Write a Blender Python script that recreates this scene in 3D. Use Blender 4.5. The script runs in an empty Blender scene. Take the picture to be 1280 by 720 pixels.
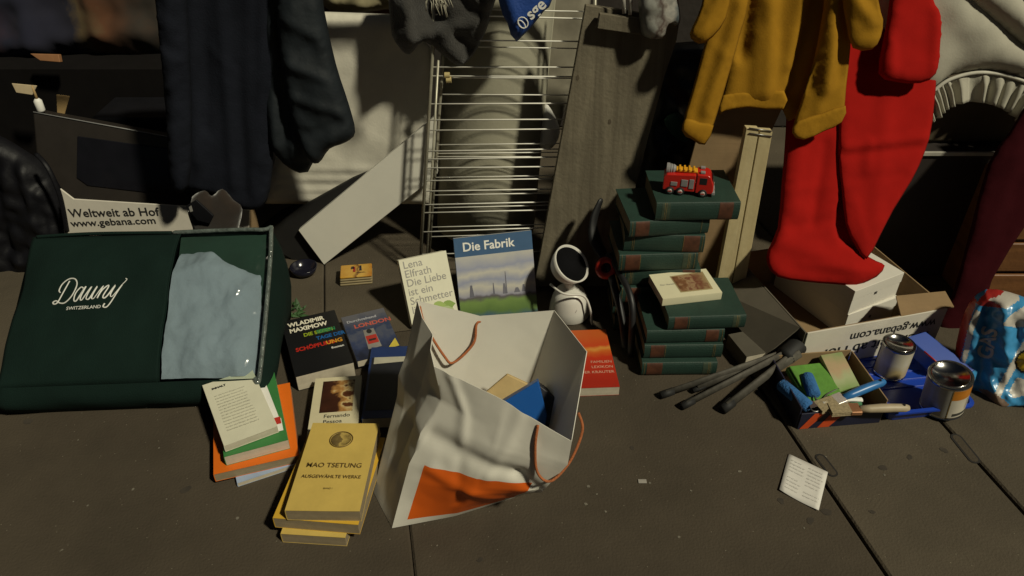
import bpy, bmesh, math, random
import numpy as np
from mathutils import Vector, Matrix, noise, geometry
random.seed(7)
sc = bpy.context.scene
COL = sc.collection

# ------------------------------------------------------------------ camera
FPX, PITCH, CAMH = 950.0, math.radians(35.6), 1.15
cd = bpy.data.cameras.new('camera'); cam = bpy.data.objects.new('camera', cd); COL.objects.link(cam)
cam.location = (0, 0, CAMH); cam.rotation_euler = (math.pi/2-PITCH, 0, 0)
cd.sensor_width = 36; cd.lens = 36*FPX/1280; cd.clip_start = .02; cd.clip_end = 500
sc.camera = cam
# ------------------------------------------------------------------ light: one street-lamp-warm key from the right, night sky
LD = Vector((-.050, .040, -.075)).normalized()
w = bpy.data.worlds.new('World'); sc.world = w; w.use_nodes = True
nt = w.node_tree; bg = nt.nodes['Background']
sky = nt.nodes.new('ShaderNodeTexSky'); sky.sky_type = 'NISHITA'; sky.sun_disc = False
sky.sun_elevation = math.asin(-LD.z); sky.sun_rotation = math.atan2(-LD.x, -LD.y)
nt.links.new(sky.outputs[0], bg.inputs[0]); bg.inputs[1].default_value = .0035
sl = bpy.data.lights.new('sun', 'SUN'); sun = bpy.data.objects.new('sun', sl); COL.objects.link(sun)
sl.energy = 2.9; sl.angle = math.radians(3.6); sl.color = (1, .935, .71)
sun.location = (3, -2, 4); sun.rotation_euler = LD.to_track_quat('-Z', 'Y').to_euler()
sc.view_settings.view_transform = 'Standard'; sc.view_settings.look = 'None'
sc.view_settings.exposure = 0; sc.view_settings.gamma = 1
sc.render.engine = 'CYCLES'

# ------------------------------------------------------------------ survey helpers: where a sight line meets a real plane
FW = Vector((0, math.cos(PITCH), -math.sin(PITCH))); UP = Vector((0, math.sin(PITCH), math.cos(PITCH))); CP = Vector((0, 0, CAMH))
def ray(x, y): return FW + Vector((1, 0, 0))*((x-640)/FPX) - UP*((y-360)/FPX)
def G(x, y, z=0.0):
    d = ray(x, y); return CP + d*((z-CAMH)/d.z)
def P(x, y, Y):
    d = ray(x, y); return CP + d*(Y/d.y)
class Plane:
    """upright plane Y = y0 + k*z (+ m*x); local axes u (across), w (up the plane), n (towards the street)"""
    def __init__(s, y0, k=0.0, m=0.0):
        s.y0, s.k, s.m = y0, k, m
        s.n = Vector((m, -1, k)).normalized(); s.u = Vector((1, m, 0)).normalized(); s.w = s.n.cross(s.u) * -1
        if s.w.z < 0: s.w = -s.w
        s.o = Vector((0, y0, 0))
    def hit(s, x, y):
        d = ray(x, y); t = (s.y0 + s.k*CAMH)/(d.y - s.k*d.z - s.m*d.x); p = CP + d*t
        return ((p-s.o).dot(s.u), (p-s.o).dot(s.w))
    def pt(s, a, b, c=0.0): return s.o + s.u*a + s.w*b + s.n*c

# ------------------------------------------------------------------ materials
MATS = {}
def mat(name, col, rough=.7, var=.18, vs=14, bump=.0, bs=120, metal=0, spec=.5, sheen=0, coat=0, wave=None, speck=None, emit=None, alpha=None):
    if name in MATS: return MATS[name]
    m = bpy.data.materials.new(name); m.use_nodes = True; N = m.node_tree.nodes; L = m.node_tree.links
    b = N['Principled BSDF']; tc = N.new('ShaderNodeTexCoord')
    b.inputs['Roughness'].default_value = rough; b.inputs['Metallic'].default_value = metal
    b.inputs['Specular IOR Level'].default_value = spec; b.inputs['Sheen Weight'].default_value = sheen
    b.inputs['Coat Weight'].default_value = coat
    c = (*col, 1)
    n1 = N.new('ShaderNodeTexNoise'); n1.inputs['Scale'].default_value = vs; n1.inputs['Detail'].default_value = 6
    n1.inputs['Roughness'].default_value = .65
    L.new(tc.outputs['Object'], n1.inputs['Vector'])
    mr = N.new('ShaderNodeMapRange'); mr.inputs[1].default_value = .3; mr.inputs[2].default_value = .7
    L.new(n1.outputs['Fac'], mr.inputs[0])
    mx = N.new('ShaderNodeMix'); mx.data_type = 'RGBA'
    mx.inputs['A'].default_value = (*[v*(1-var) for v in col], 1); mx.inputs['B'].default_value = (*[min(1, v*(1+var)) for v in col], 1)
    L.new(mr.outputs[0], mx.inputs['Factor']); out = mx.outputs['Result']
    if wave:      # grain: stretched noise along an axis
        mp = N.new('ShaderNodeMapping'); mp.inputs['Scale'].default_value = wave[0]; L.new(tc.outputs['Object'], mp.inputs['Vector'])
        n2 = N.new('ShaderNodeTexNoise'); n2.inputs['Scale'].default_value = 1; n2.inputs['Detail'].default_value = 8; n2.inputs['Roughness'].default_value = .7; n2.inputs['Distortion'].default_value = .6
        L.new(mp.outputs[0], n2.inputs['Vector'])
        r2 = N.new('ShaderNodeMapRange'); r2.inputs[1].default_value = .35; r2.inputs[2].default_value = .65; L.new(n2.outputs['Fac'], r2.inputs[0])
        m2 = N.new('ShaderNodeMix'); m2.data_type = 'RGBA'; m2.inputs['B'].default_value = (*wave[1], 1)
        ml = N.new('ShaderNodeMath'); ml.operation = 'MULTIPLY'; ml.inputs[1].default_value = wave[2]; L.new(r2.outputs[0], ml.inputs[0])
        L.new(ml.outputs[0], m2.inputs['Factor']); L.new(out, m2.inputs['A']); out = m2.outputs['Result']
    if speck:     # (scale, threshold, colour): small chips
        v = N.new('ShaderNodeTexVoronoi'); v.inputs['Scale'].default_value = speck[0]; L.new(tc.outputs['Object'], v.inputs['Vector'])
        cp = N.new('ShaderNodeMath'); cp.operation = 'LESS_THAN'; cp.inputs[1].default_value = speck[1]; L.new(v.outputs['Distance'], cp.inputs[0])
        sx = N.new('ShaderNodeSeparateColor'); L.new(v.outputs['Color'], sx.inputs[0])
        gt = N.new('ShaderNodeMath'); gt.operation = 'GREATER_THAN'; gt.inputs[1].default_value = speck[3]; L.new(sx.outputs[0], gt.inputs[0])
        mm = N.new('ShaderNodeMath'); mm.operation = 'MULTIPLY'; L.new(cp.outputs[0], mm.inputs[0]); L.new(gt.outputs[0], mm.inputs[1])
        m3 = N.new('ShaderNodeMix'); m3.data_type = 'RGBA'; m3.inputs['B'].default_value = (*speck[2], 1)
        L.new(mm.outputs[0], m3.inputs['Factor']); L.new(out, m3.inputs['A']); out = m3.outputs['Result']
    L.new(out, b.inputs['Base Color'])
    if bump:
        nb = N.new('ShaderNodeTexNoise'); nb.inputs['Scale'].default_value = bs; nb.inputs['Detail'].default_value = 4; L.new(tc.outputs['Object'], nb.inputs['Vector'])
        bp = N.new('ShaderNodeBump'); bp.inputs['Strength'].default_value = bump; bp.inputs['Distance'].default_value = .004
        L.new(nb.outputs['Fac'], bp.inputs['Height']); L.new(bp.outputs[0], b.inputs['Normal'])
    if alpha is not None: b.inputs['Alpha'].default_value = alpha
    MATS[name] = m; return m
def picture(name, stops, axis='Y', lo=-1, hi=1, scale=30, dist=.3, rough=.45, blotch=None):
    """printed picture: colour bands along a local axis broken up by noise"""
    if name in MATS: return MATS[name]
    m = bpy.data.materials.new(name); m.use_nodes = True; N = m.node_tree.nodes; L = m.node_tree.links; b = N['Principled BSDF']
    b.inputs['Roughness'].default_value = rough
    tc = N.new('ShaderNodeTexCoord'); sp = N.new('ShaderNodeSeparateXYZ'); L.new(tc.outputs['Object'], sp.inputs[0])
    mr = N.new('ShaderNodeMapRange'); mr.inputs[1].default_value = lo; mr.inputs[2].default_value = hi; L.new(sp.outputs[axis], mr.inputs[0])
    n = N.new('ShaderNodeTexNoise'); n.inputs['Scale'].default_value = scale; n.inputs['Detail'].default_value = 5; L.new(tc.outputs['Object'], n.inputs['Vector'])
    a = N.new('ShaderNodeMath'); a.operation = 'MULTIPLY_ADD'; a.inputs[1].default_value = dist; L.new(n.outputs['Fac'], a.inputs[0])
    s = N.new('ShaderNodeMath'); s.operation = 'SUBTRACT'; s.inputs[1].default_value = dist*.5; L.new(mr.outputs[0], s.inputs[0]); L.new(s.outputs[0], a.inputs[2])
    r = N.new('ShaderNodeValToRGB'); e = r.color_ramp.elements
    while len(e) < len(stops): e.new(.5)
    for el, (p, c) in zip(e, stops): el.position = p; el.color = (*c, 1)
    L.new(a.outputs[0], r.inputs[0]); L.new(r.outputs[0], b.inputs['Base Color'])
    MATS[name] = m; return m

# ------------------------------------------------------------------ mesh helpers
def tag(o, label=None, cat=None, group=None, kind=None):
    if label: o['label'] = label
    if cat: o['category'] = cat
    if group: o['group'] = group
    if kind: o['kind'] = kind
    return o
def empty(name, M=None, loc=None, label=None, cat=None, group=None):
    o = bpy.data.objects.new(name, None); COL.objects.link(o); o.empty_display_size = .02
    if M is not None: o.matrix_world = M
    elif loc is not None: o.matrix_world = Matrix.Translation(loc)
    return tag(o, label, cat, group)
def mk(name, V, F, mats, parent=None, smooth=False, idx=None, bevel=0, seg=2, loc=None, solid=0, auto=None):
    me = bpy.data.meshes.new(name)
    off = Vector(loc) if loc is not None else Vector((0, 0, 0))
    me.from_pydata([tuple(Vector(v)-off) for v in V], [], [list(f) for f in F])
    if not isinstance(mats, (list, tuple)): mats = [mats]
    for m in mats: me.materials.append(m)
    if idx: 
        for p, i in zip(me.polygons, idx): p.material_index = i
    if smooth: me.polygons.foreach_set('use_smooth', [True]*len(me.polygons))
    bm = bmesh.new(); bm.from_mesh(me); bmesh.ops.recalc_face_normals(bm, faces=bm.faces); bm.to_mesh(me); bm.free()
    o = bpy.data.objects.new(name, me); COL.objects.link(o)
    if parent is not None: o.parent = parent
    if loc is not None: o.location = off
    if solid:
        md = o.modifiers.new('s', 'SOLIDIFY'); md.thickness = solid; md.offset = 0
    if bevel:
        md = o.modifiers.new('b', 'BEVEL'); md.width = bevel; md.segments = seg; md.limit_method = 'ANGLE'; md.angle_limit = .6
        me.polygons.foreach_set('use_smooth', [True]*len(me.polygons))
        wn = o.modifiers.new('w', 'WEIGHTED_NORMAL'); wn.keep_sharp = False
    return o
def boxvf(x0, x1, y0, y1, z0, z1):
    V = [(x0,y0,z0),(x1,y0,z0),(x1,y1,z0),(x0,y1,z0),(x0,y0,z1),(x1,y0,z1),(x1,y1,z1),(x0,y1,z1)]
    return V, [(0,3,2,1),(4,5,6,7),(0,1,5,4),(1,2,6,5),(2,3,7,6),(3,0,4,7)]
def box(name, x0, x1, y0, y1, z0, z1, m, parent=None, bevel=.0015, seg=2, loc=None):
    V, F = boxvf(x0, x1, y0, y1, z0, z1); return mk(name, V, F, m, parent, bevel=bevel, seg=seg, loc=loc)
def join(parts):
    V, F = [], []
    for v, f in parts:
        k = len(V); V += list(v); F += [tuple(i+k for i in q) for q in f]
    return V, F
def smoothline(pts, n=6, closed=False):
    pts = [Vector(p) for p in pts]; out = []; m = len(pts)
    g = (lambda i: pts[i % m]) if closed else (lambda i: pts[max(0, min(m-1, i))])
    for i in range(m if closed else m-1):
        a, b, c, d = g(i-1), g(i), g(i+1), g(i+2)
        for k in range(n):
            t = k/n; out.append(.5*((2*b)+(c-a)*t+(2*a-5*b+4*c-d)*t*t+(3*b-a-3*c+d)*t**3))
    if not closed: out.append(pts[-1])
    return out
def tubevf(pts, r, n=8, closed=False, flat=1.0, cap=True):
    pts = [Vector(p) for p in pts]; V, F = [], []; m = len(pts)
    t0 = (pts[1]-pts[0]).normalized(); ref = Vector((0,0,1)) if abs(t0.z) < .9 else Vector((0,1,0))
    a = t0.cross(ref).normalized()
    for i, p in enumerate(pts):
        q0 = pts[(i-1) % m] if closed or i else p; q1 = pts[(i+1) % m] if closed or i < m-1 else p
        t = (q1-q0).normalized(); a = (a - t*a.dot(t)).normalized(); b = t.cross(a)
        rr = r[i] if isinstance(r, (list, tuple)) else r
        for k in range(n):
            th = 2*math.pi*k/n; V.append(p + a*(math.cos(th)*rr) + b*(math.sin(th)*rr*flat))
    for i in range(m if closed else m-1):
        for k in range(n):
            j = (i+1) % m; F.append((i*n+k, i*n+(k+1) % n, j*n+(k+1) % n, j*n+k))
    if cap and not closed: F += [tuple(range(n-1, -1, -1)), tuple((m-1)*n+k for k in range(n))]
    return V, F
def tube(name, pts, r, m, parent=None, n=8, closed=False, flat=1.0, loc=None):
    V, F = tubevf(pts, r, n, closed, flat); return mk(name, V, F, m, parent, smooth=True, loc=loc)
def lathevf(prof, n=32, M=None):
    V, F = [], []
    for r, z in prof:
        for k in range(n):
            t = 2*math.pi*k/n; V.append(Vector((r*math.cos(t), r*math.sin(t), z)))
    for i in range(len(prof)-1):
        for k in range(n): F.append((i*n+k, i*n+(k+1) % n, (i+1)*n+(k+1) % n, (i+1)*n+k))
    if prof[0][0] > 1e-5: F.append(tuple(range(n-1, -1, -1)))
    if prof[-1][0] > 1e-5: F.append(tuple((len(prof)-1)*n+k for k in range(n)))
    if M is not None: V = [M @ v for v in V]
    return V, F
def axes(o, ex, ey, ez): return Matrix(((ex.x,ey.x,ez.x,o.x),(ex.y,ey.y,ez.y,o.y),(ex.z,ey.z,ez.z,o.z),(0,0,0,1)))
def text(parent, s, x, y, size, m, z=0.0004, rot=0, bold=0, align='LEFT', shear=0, sx=1, name='lettering', M=None, spacing=1):
    c = bpy.data.curves.new('t', 'FONT'); c.body = s; c.size = size; c.offset = bold*size; c.align_x = align; c.shear = shear; c.resolution_u = 3; c.space_line = spacing
    t = bpy.data.objects.new('t', c); COL.objects.link(t)
    dg = bpy.context.evaluated_depsgraph_get(); me = bpy.data.meshes.new_from_object(t.evaluated_get(dg))
    bpy.data.objects.remove(t); bpy.data.curves.remove(c)
    me.materials.clear(); me.materials.append(m)
    T = Matrix.Translation((x, y, z)) @ Matrix.Rotation(rot, 4, 'Z') @ Matrix.Diagonal((sx, 1, 1, 1))
    if M is not None: T = M @ T
    me.transform(T); o = bpy.data.objects.new(name, me); COL.objects.link(o); o.parent = parent; return o
def flat(name, pts, m, parent, z=.0003):
    return mk(name, [(p[0], p[1], z) for p in pts], [tuple(range(len(pts)))], m, parent)

def inside(pts, poly):
    x, y = pts[:,0], pts[:,1]; r = np.zeros(len(pts), bool); n = len(poly)
    for i in range(n):
        x0, y0 = poly[i]; x1, y1 = poly[(i+1) % n]
        c = ((y0 > y) != (y1 > y)) & (x < (x1-x0)*(y-y0)/(y1-y0+1e-12)+x0); r ^= c
    return r
def segdist(pts, a, b):
    a = np.array(a); b = np.array(b); d = b-a; t = np.clip(((pts-a)@d)/max(d@d, 1e-12), 0, 1)
    return np.linalg.norm(pts-(a+t[:,None]*d), axis=1)
def puffvf(poly, plane, depth, R, folds=(), res=.008, aniso=1.0, relax=3, back=.3, rnd=.004, nscale=14, smooth=3, seed=0, px=True, extra=None):
    """soft body with real thickness: outline on a plane, swollen towards the street, with fold ridges"""
    pl = [plane.hit(*p) for p in poly] if px else list(poly)
    if smooth: pl = [tuple(v)[:2] for v in smoothline([(a, b, 0) for a, b in pl], smooth, True)]
    bd = []
    for i in range(len(pl)):
        a = np.array(pl[i]); b = np.array(pl[(i+1) % len(pl)]); n = max(1, int(np.linalg.norm(b-a)/res))
        for k in range(n): bd.append(tuple(a+(b-a)*k/n))
    A = np.array(bd); lo = A.min(0); hi = A.max(0); rng = np.random.RandomState(seed+3)
    gx, gy = np.meshgrid(np.arange(lo[0], hi[0], res), np.arange(lo[1], hi[1], res*.87)); gx[1::2] += res/2
    pts = np.stack([gx.ravel(), gy.ravel()], 1) + rng.uniform(-.12, .12, (gx.size, 2))*res
    pts = pts[inside(pts, bd)]
    dist = np.full(len(pts), 9.)
    for i in range(len(bd)): dist = np.minimum(dist, segdist(pts, bd[i], bd[(i+1) % len(bd)]))
    k = dist > res*1.25; pts, dist = pts[k], dist[k]
    nrm_ = np.roll(A, -1, 0)-np.roll(A, 1, 0); nrm_ = np.stack([-nrm_[:,1], nrm_[:,0]], 1); nrm_ /= np.maximum(np.linalg.norm(nrm_, axis=1), 1e-9)[:,None]
    area = .5*np.sum(A[:,0]*np.roll(A[:,1], -1)-np.roll(A[:,0], -1)*A[:,1]); ringp = A+nrm_*(res*.7)*(1 if area > 0 else -1)
    ok = inside(ringp, bd); rd = np.full(len(ringp), 9.)
    for i in range(len(bd)): rd = np.minimum(rd, segdist(ringp, bd[i], bd[(i+1) % len(bd)]))
    pts = np.concatenate([pts, ringp[ok & (rd > res*.5)]])
    nb = len(bd); allp = [Vector(p) for p in bd] + [Vector(p) for p in pts]
    vs, es, fs, ov, oe, of = geometry.delaunay_2d_cdt(allp, [(i, (i+1) % nb) for i in range(nb)], [], 1, 1e-6)
    Q = np.array([(v.x, v.y) for v in vs]); D = np.full(len(Q), 9.)
    for i in range(nb): D = np.minimum(D, segdist(Q, bd[i], bd[(i+1) % nb]))
    D[D < 1e-5] = 0
    prof = np.sqrt(np.clip(1-(1-np.minimum(D/R, 1))**2, 0, 1)); ss = np.clip(D/(R*.5), 0, 1)
    H = depth*prof
    for f in folds:      # (x0,y0,x1,y1,height,width) in the same units as the outline
        a, b = (plane.hit(f[0], f[1]), plane.hit(f[2], f[3])) if px else ((f[0], f[1]), (f[2], f[3]))
        H = H + f[4]*np.exp(-(segdist(Q, a, b)/f[5])**2)*ss
    nz = np.array([noise.fractal(Vector((q[0]*nscale+seed*7, q[1]*nscale*aniso, seed)), 1., 2., 4) for q in Q])
    H = H + rnd*nz*ss
    if extra is not None: H = H + extra(Q)*ss
    E = np.array([(f[i], f[(i+1) % 3]) for f in fs for i in range(3)]); inn = D > 0
    for _ in range(relax):
        S = np.zeros(len(H)); C_ = np.zeros(len(H)); np.add.at(S, E[:,0], H[E[:,1]]); np.add.at(C_, E[:,0], 1)
        H = np.where(inn, .5*H+.5*S/np.maximum(C_, 1), H)
    H = np.maximum(H, -.2*depth)
    V = [plane.pt(q[0], q[1], h) for q, h in zip(Q, H)]; n0 = len(V); F = [tuple(f) for f in fs]
    bi = {}
    for i, (q, d) in enumerate(zip(Q, D)):
        if d == 0: bi[i] = i
        else: bi[i] = len(V); V.append(plane.pt(q[0], q[1], -back*depth*prof[i]))
    F += [tuple(bi[i] for i in reversed(f)) for f in fs]
    return V, F
def puff(name, poly, plane, depth, R, m, parent=None, label=None, cat=None, group=None, zones=None, **kw):
    V, F = puffvf(poly, plane, depth, R, **kw); idx = None
    if zones:     # printed areas: (outline, material slot)
        cen = np.array([[sum((V[i]-plane.o).dot(plane.u) for i in f)/len(f), sum((V[i]-plane.o).dot(plane.w) for i in f)/len(f)] for f in F]); idx = np.zeros(len(F), int)
        for zp, zi in zones: idx[inside(cen, [plane.hit(*q) for q in zp])] = zi
        idx = [int(v) for v in idx]
    if parent is None:
        b = min(V, key=lambda v: v.z); loc = Vector((sum(v.x for v in V)/len(V), sum(v.y for v in V)/len(V), b.z))
        o = mk(name, V, F, m, None, smooth=True, idx=idx, loc=loc); tag(o, label, cat, group)
    else:
        pl = parent.matrix_world.translation; o = mk(name, [v-pl for v in V], F, m, parent, smooth=True, idx=idx)
    LAST['V'] = V; LAST['F'] = F
    return o
LAST = {}
def prismvf(poly, plane, thick, px=True, off=0):
    pl = [plane.hit(*p) for p in poly] if px else poly; n = len(pl)
    V = [plane.pt(a, b, off) for a, b in pl] + [plane.pt(a, b, off-thick) for a, b in pl]
    return V, [tuple(range(n)), tuple(range(2*n-1, n-1, -1))] + [(i, i+n, (i+1) % n+n, (i+1) % n) for i in range(n)]
def prism(name, poly, plane, thick, m, parent=None, label=None, cat=None, bevel=.002, px=True, off=0, group=None):
    V, F = prismvf(poly, plane, thick, px, off)
    if parent is None:
        b = min(V, key=lambda v: v.z); loc = Vector((sum(v.x for v in V)/len(V), sum(v.y for v in V)/len(V), b.z))
        return tag(mk(name, V, F, m, None, bevel=bevel, loc=loc), label, cat, group)
    Mi = parent.matrix_world.inverted(); return mk(name, [Mi @ v for v in V], F, m, parent, bevel=bevel)

# ------------------------------------------------------------------ shared materials
PAGE = mat('page_edges', (.55, .50, .40), .9, .12, 60, wave=((4, 4, 900), (.38, .32, .22), .5))
PAGE_OLD = mat('aged_page_edges', (.30, .24, .15), .9, .15, 60, wave=((4, 4, 900), (.18, .13, .07), .6))
WHITE = mat('white_print', (.78, .77, .72), .6, .04)
BLACKP = mat('black_print', (.02, .02, .02), .6, .1)
GREYP = mat('grey_print', (.28, .27, .25), .6, .1)
GOLD = mat('gold_tooling', (.55, .38, .12), .35, .2, metal=.6)

# ================================================================== the setting
ASPH = mat('asphalt', (.060, .0475, .0325), .9, .27, 2.6, .40, 210, spec=.3, speck=(120, .11, (.17, .15, .11), .90))
JOINT = mat('joint_tar', (.012, .010, .009), .8, .2)
gnd = mk('ground', [(-60,-60,-.014),(60,-60,-.014),(60,60,-.014),(-60,60,-.014)], [(0,1,2,3)], JOINT); tag(gnd, kind='structure')
pav = empty('pavement', loc=(0,0,0)); tag(pav, kind='structure')
YAW = math.radians(11.3); jd = Vector((-math.sin(YAW), math.cos(YAW), 0)); jn = Vector((math.cos(YAW), math.sin(YAW), 0))
s_of = lambda p: p.dot(jn)
rear = [-7, s_of(G(405, 370)), s_of(G(985, 535)), s_of(G(1180, 530)), 1.95, 7]
front = [-7, s_of(G(515, 690)), s_of(G(985, 535)), s_of(G(1180, 530)), 1.95, 7]
def slab(a, b, ga, gb, t0, t1, ph, m):
    a, b = a+ga, b-gb; V = []; F = []
    def edge(s, t, sg): return s + sg*.0016*abs(noise.noise(Vector((t*22, ph, sg))))
    ts = np.linspace(t0, t1, int((t1-t0)*20))
    for t in ts:
        for (s, z) in ((edge(a, t, 1), -.012), (edge(a, t, 1), -.003), (a+.004, 0), (b-.004, 0), (edge(b, t, -1), -.003), (edge(b, t, -1), -.012)):
            V.append(jn*s + jd*t + Vector((0, 0, z)))
    for k in range(len(ts)-1):
        for q in range(5): F.append((k*6+q, k*6+q+1, k*6+6+q+1, k*6+6+q))
    mk('slab', V, F, m, pav)
ASPH2 = mat('asphalt_pale', (.079, .064, .044), .9, .27, 2.6, .40, 210, spec=.3, speck=(120, .11, (.19, .17, .12), .90))
for i in range(5):
    m_ = ASPH2 if i > 1 else ASPH
    slab(rear[i], rear[i+1], .0012 if i < 2 else .0035, .0012 if i < 1 else .0035, 1.452, 7, i*3.1, ASPH2)
    slab(front[i], front[i+1], .0006 if i < 2 else .0035, .0006 if i < 1 else .0035, -6, 1.45, i*3.1+9, m_)
# dark stains, chewing gum, and two oblong patches beside the joints
STAIN = mat('stain', (.040, .032, .023), .9, .3, 40)
STAIN2 = mat('gum', (.15, .135, .105), .9, .2, 60)
def blob(name, x, y, r, m, asp=1, rot=0, z=.0006, seed=0):
    c = G(x, y); V = []
    for k in range(18):
        t = 2*math.pi*k/18; rr = r*(1+.4*noise.noise(Vector((math.cos(t)*1.3, math.sin(t)*1.3, seed))))
        q = Vector((rr*math.cos(t)*asp, rr*math.sin(t), z)); q.rotate(Matrix.Rotation(rot, 3, 'Z')); V.append(c+q)
    return mk(name, V, [tuple(range(18))], m, pav)
for i, (x, y, r) in enumerate([(1104,585,.006),(1137,572,.005),(1180,563,.006),(1033,640,.007),(1013,651,.006),(976,626,.005),(35,527,.007),(232,612,.007),(790,560,.004),(1090,640,.004),(600,700,.004)]):
    blob('stain', x, y, r, STAIN, 1.5, i, seed=i*1.7)
for i in range(22):
    blob('grit', random.uniform(20, 1260), random.uniform(540, 712), random.uniform(.0012, .0028), STAIN2, 1.3, i, z=.0009, seed=i)
def stadium(x0, y0, x1, y1, wd, z=.0011):
    a, b = G(x0, y0), G(x1, y1); d = (b-a).normalized(); nn = Vector((-d.y, d.x, 0)); L = []
    for k in range(9): t = -math.pi/2+math.pi*k/8; L.append(b+d*math.cos(t)*wd+nn*math.sin(t)*wd)
    for k in range(9): t = math.pi/2+math.pi*k/8; L.append(a+d*math.cos(t)*wd+nn*math.sin(t)*wd)
    return L
for (x0, y0, x1, y1, wd) in [(1026,573,1040,591,.011), (1196,548,1217,574,.012)]:
    o_, i_ = stadium(x0, y0, x1, y1, wd), stadium(x0, y0, x1, y1, wd*.66)
    V = [v+Vector((0,0,.0012)) for v in o_]+[v+Vector((0,0,.0012)) for v in i_]; n = len(o_)
    mk('patch_seam', V, [(k, (k+1) % n, (k+1) % n+n, k+n) for k in range(n)], JOINT, pav)
    mk('patch', [v+Vector((0,0,.0014)) for v in i_], [tuple(range(n))], ASPH, pav)
# house wall far behind the heap
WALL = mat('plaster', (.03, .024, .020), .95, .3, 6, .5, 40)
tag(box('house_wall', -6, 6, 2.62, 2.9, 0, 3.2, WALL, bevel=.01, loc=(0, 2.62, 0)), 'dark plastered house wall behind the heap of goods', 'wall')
# the rail that the clothes hang over
STEEL = mat('galvanised_steel', (.30, .30, .29), .4, .15, 30, metal=.9)
rail = empty('clothes_rail', loc=(0, 1.70, 0), label='steel clothes rail that the garments hang over', cat='clothes rail')
tube('crossbar', [(-1.8, 0, .80), (1.9, 0, .80)], .014, STEEL, rail)
for sx in (-1.8, 1.9):
    tube('post', [(sx, 0, 0.012), (sx, 0, .80)], .014, STEEL, rail); tube('foot', [(sx, -.2, .014), (sx, .2, .014)], .014, STEEL, rail)

# ================================================================== things at the back, left to right
# --- patterned blanket heap, top left
RUG = picture('rug_pattern', [(0, (.05,.012,.010)), (.28, (.008,.009,.024)), (.5, (.010,.010,.022)), (.55, (.08,.055,.025)), (.62, (.075,.028,.010)), (.85, (.025,.02,.015)), (1, (.07,.035,.015))], 'X', -.35, .35, 9, .35, .95)
puff('blanket', [(-60,-120),(250,-120),(260,30),(200,75),(120,70),(40,85),(-60,80)], Plane(2.18, .25), .07, .10, RUG, label='dim red and brown patterned blanket heaped behind the black electronics', cat='blanket', res=.012, folds=[(0,60,190,40,.02,.03),(110,-60,140,40,.03,.02),(40,-20,60,60,.02,.03)], rnd=.02)
BLACK = mat('black_plastic', (.007, .007, .009), .55, .2, 20, .1, 200, spec=.2)
DARK = mat('charcoal_plastic', (.030, .027, .026), .5, .2, 20, .1, 200)
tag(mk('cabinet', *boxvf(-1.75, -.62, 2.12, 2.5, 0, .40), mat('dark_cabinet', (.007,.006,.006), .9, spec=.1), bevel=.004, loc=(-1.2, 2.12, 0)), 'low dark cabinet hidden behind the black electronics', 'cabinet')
# black printer-like device
pr = empty('printer', loc=(-.98, 1.98, 0), label='black boxy printer standing behind the monitor', cat='printer')
box('body', -.17, .20, -.03, .12, 0, .285, BLACK, pr, .012, 3); box('lid', -.165, .195, -.035, .12, .288, .325, BLACK, pr, .008, 3)
tube('edge_strip', [(-.15, -.037, .276), (.19, -.037, .276)], .0018, mat('edge_grey', (.25,.25,.25), .4), pr)
TAN = mat('tan_card', (.42, .28, .12), .8, .15)
prism('wood_strip', [(37,67),(73,68),(75,78),(50,76)], Plane(1.93, .3), .015, mat('orange_wood', (.30,.14,.06), .7, .2), label='short reddish wood strip lying on the black printer', cat='wood strip')
prism('envelope', [(14,104),(46,107),(40,119),(20,116)], Plane(1.90, .3), .004, mat('cream_card', (.50,.40,.25), .8), label='small cream envelope poking out beside the black printer', cat='envelope')
prism('paper_tag', [(70,118),(87,120),(80,144),(71,143)], Plane(1.84, .2), .004, TAN, label='tan paper tag stuck upright behind the monitor top', cat='tag')
gb = empty('glue_bottle', M=Matrix.Translation(P(52, 139, 1.85)), label='tiny white glue bottle with thin tan nozzle behind the monitor', cat='bottle')
mk('body', *lathevf([(0,0),(.009,0),(.010,.004),(.010,.028),(.005,.034),(0,.034)], 16), WHITE, gb, smooth=True)
mk('nozzle', *lathevf([(.004,.032),(.003,.05),(.0016,.068),(0,.068)], 10), TAN, gb, smooth=True)
# --- monitor
mp = Plane(1.80, .30, .06)
a, b = mp.pt(*mp.hit(42, 250)), 0
mon = empty('monitor', loc=Vector((-.95, 1.80, 0)), label='old flat screen monitor with grey bezel behind the white fruit box', cat='monitor')
outer = [(40,139),(232,174),(262,300),(52,275)]; inner = [(97,170),(226,188),(245,246),(230,246),(110,232),(96,222)]
V, F = prismvf(outer, mp, .05); mk('housing', [v-Vector((-.95,1.80,0)) for v in V], F, mat('monitor_bezel', (.022,.018,.015), .5, .15, 20), mon, bevel=.006, seg=3)
V, F = prismvf(inner, mp, .006, off=.003); mk('screen', [v-Vector((-.95,1.80,0)) for v in V], F, mat('monitor_screen', (.008,.008,.011), .25), mon, bevel=.002)
tube('edge_strip', [mp.pt(*mp.hit(42,140), .001)-Vector((-.95,1.80,0)), mp.pt(*mp.hit(231,174.5), .001)-Vector((-.95,1.80,0))], .0016, mat('edge_grey', ()), mon)
box('stand', -.08, .12, .02, .12, 0, .10, BLACK, mon, .004)
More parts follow.
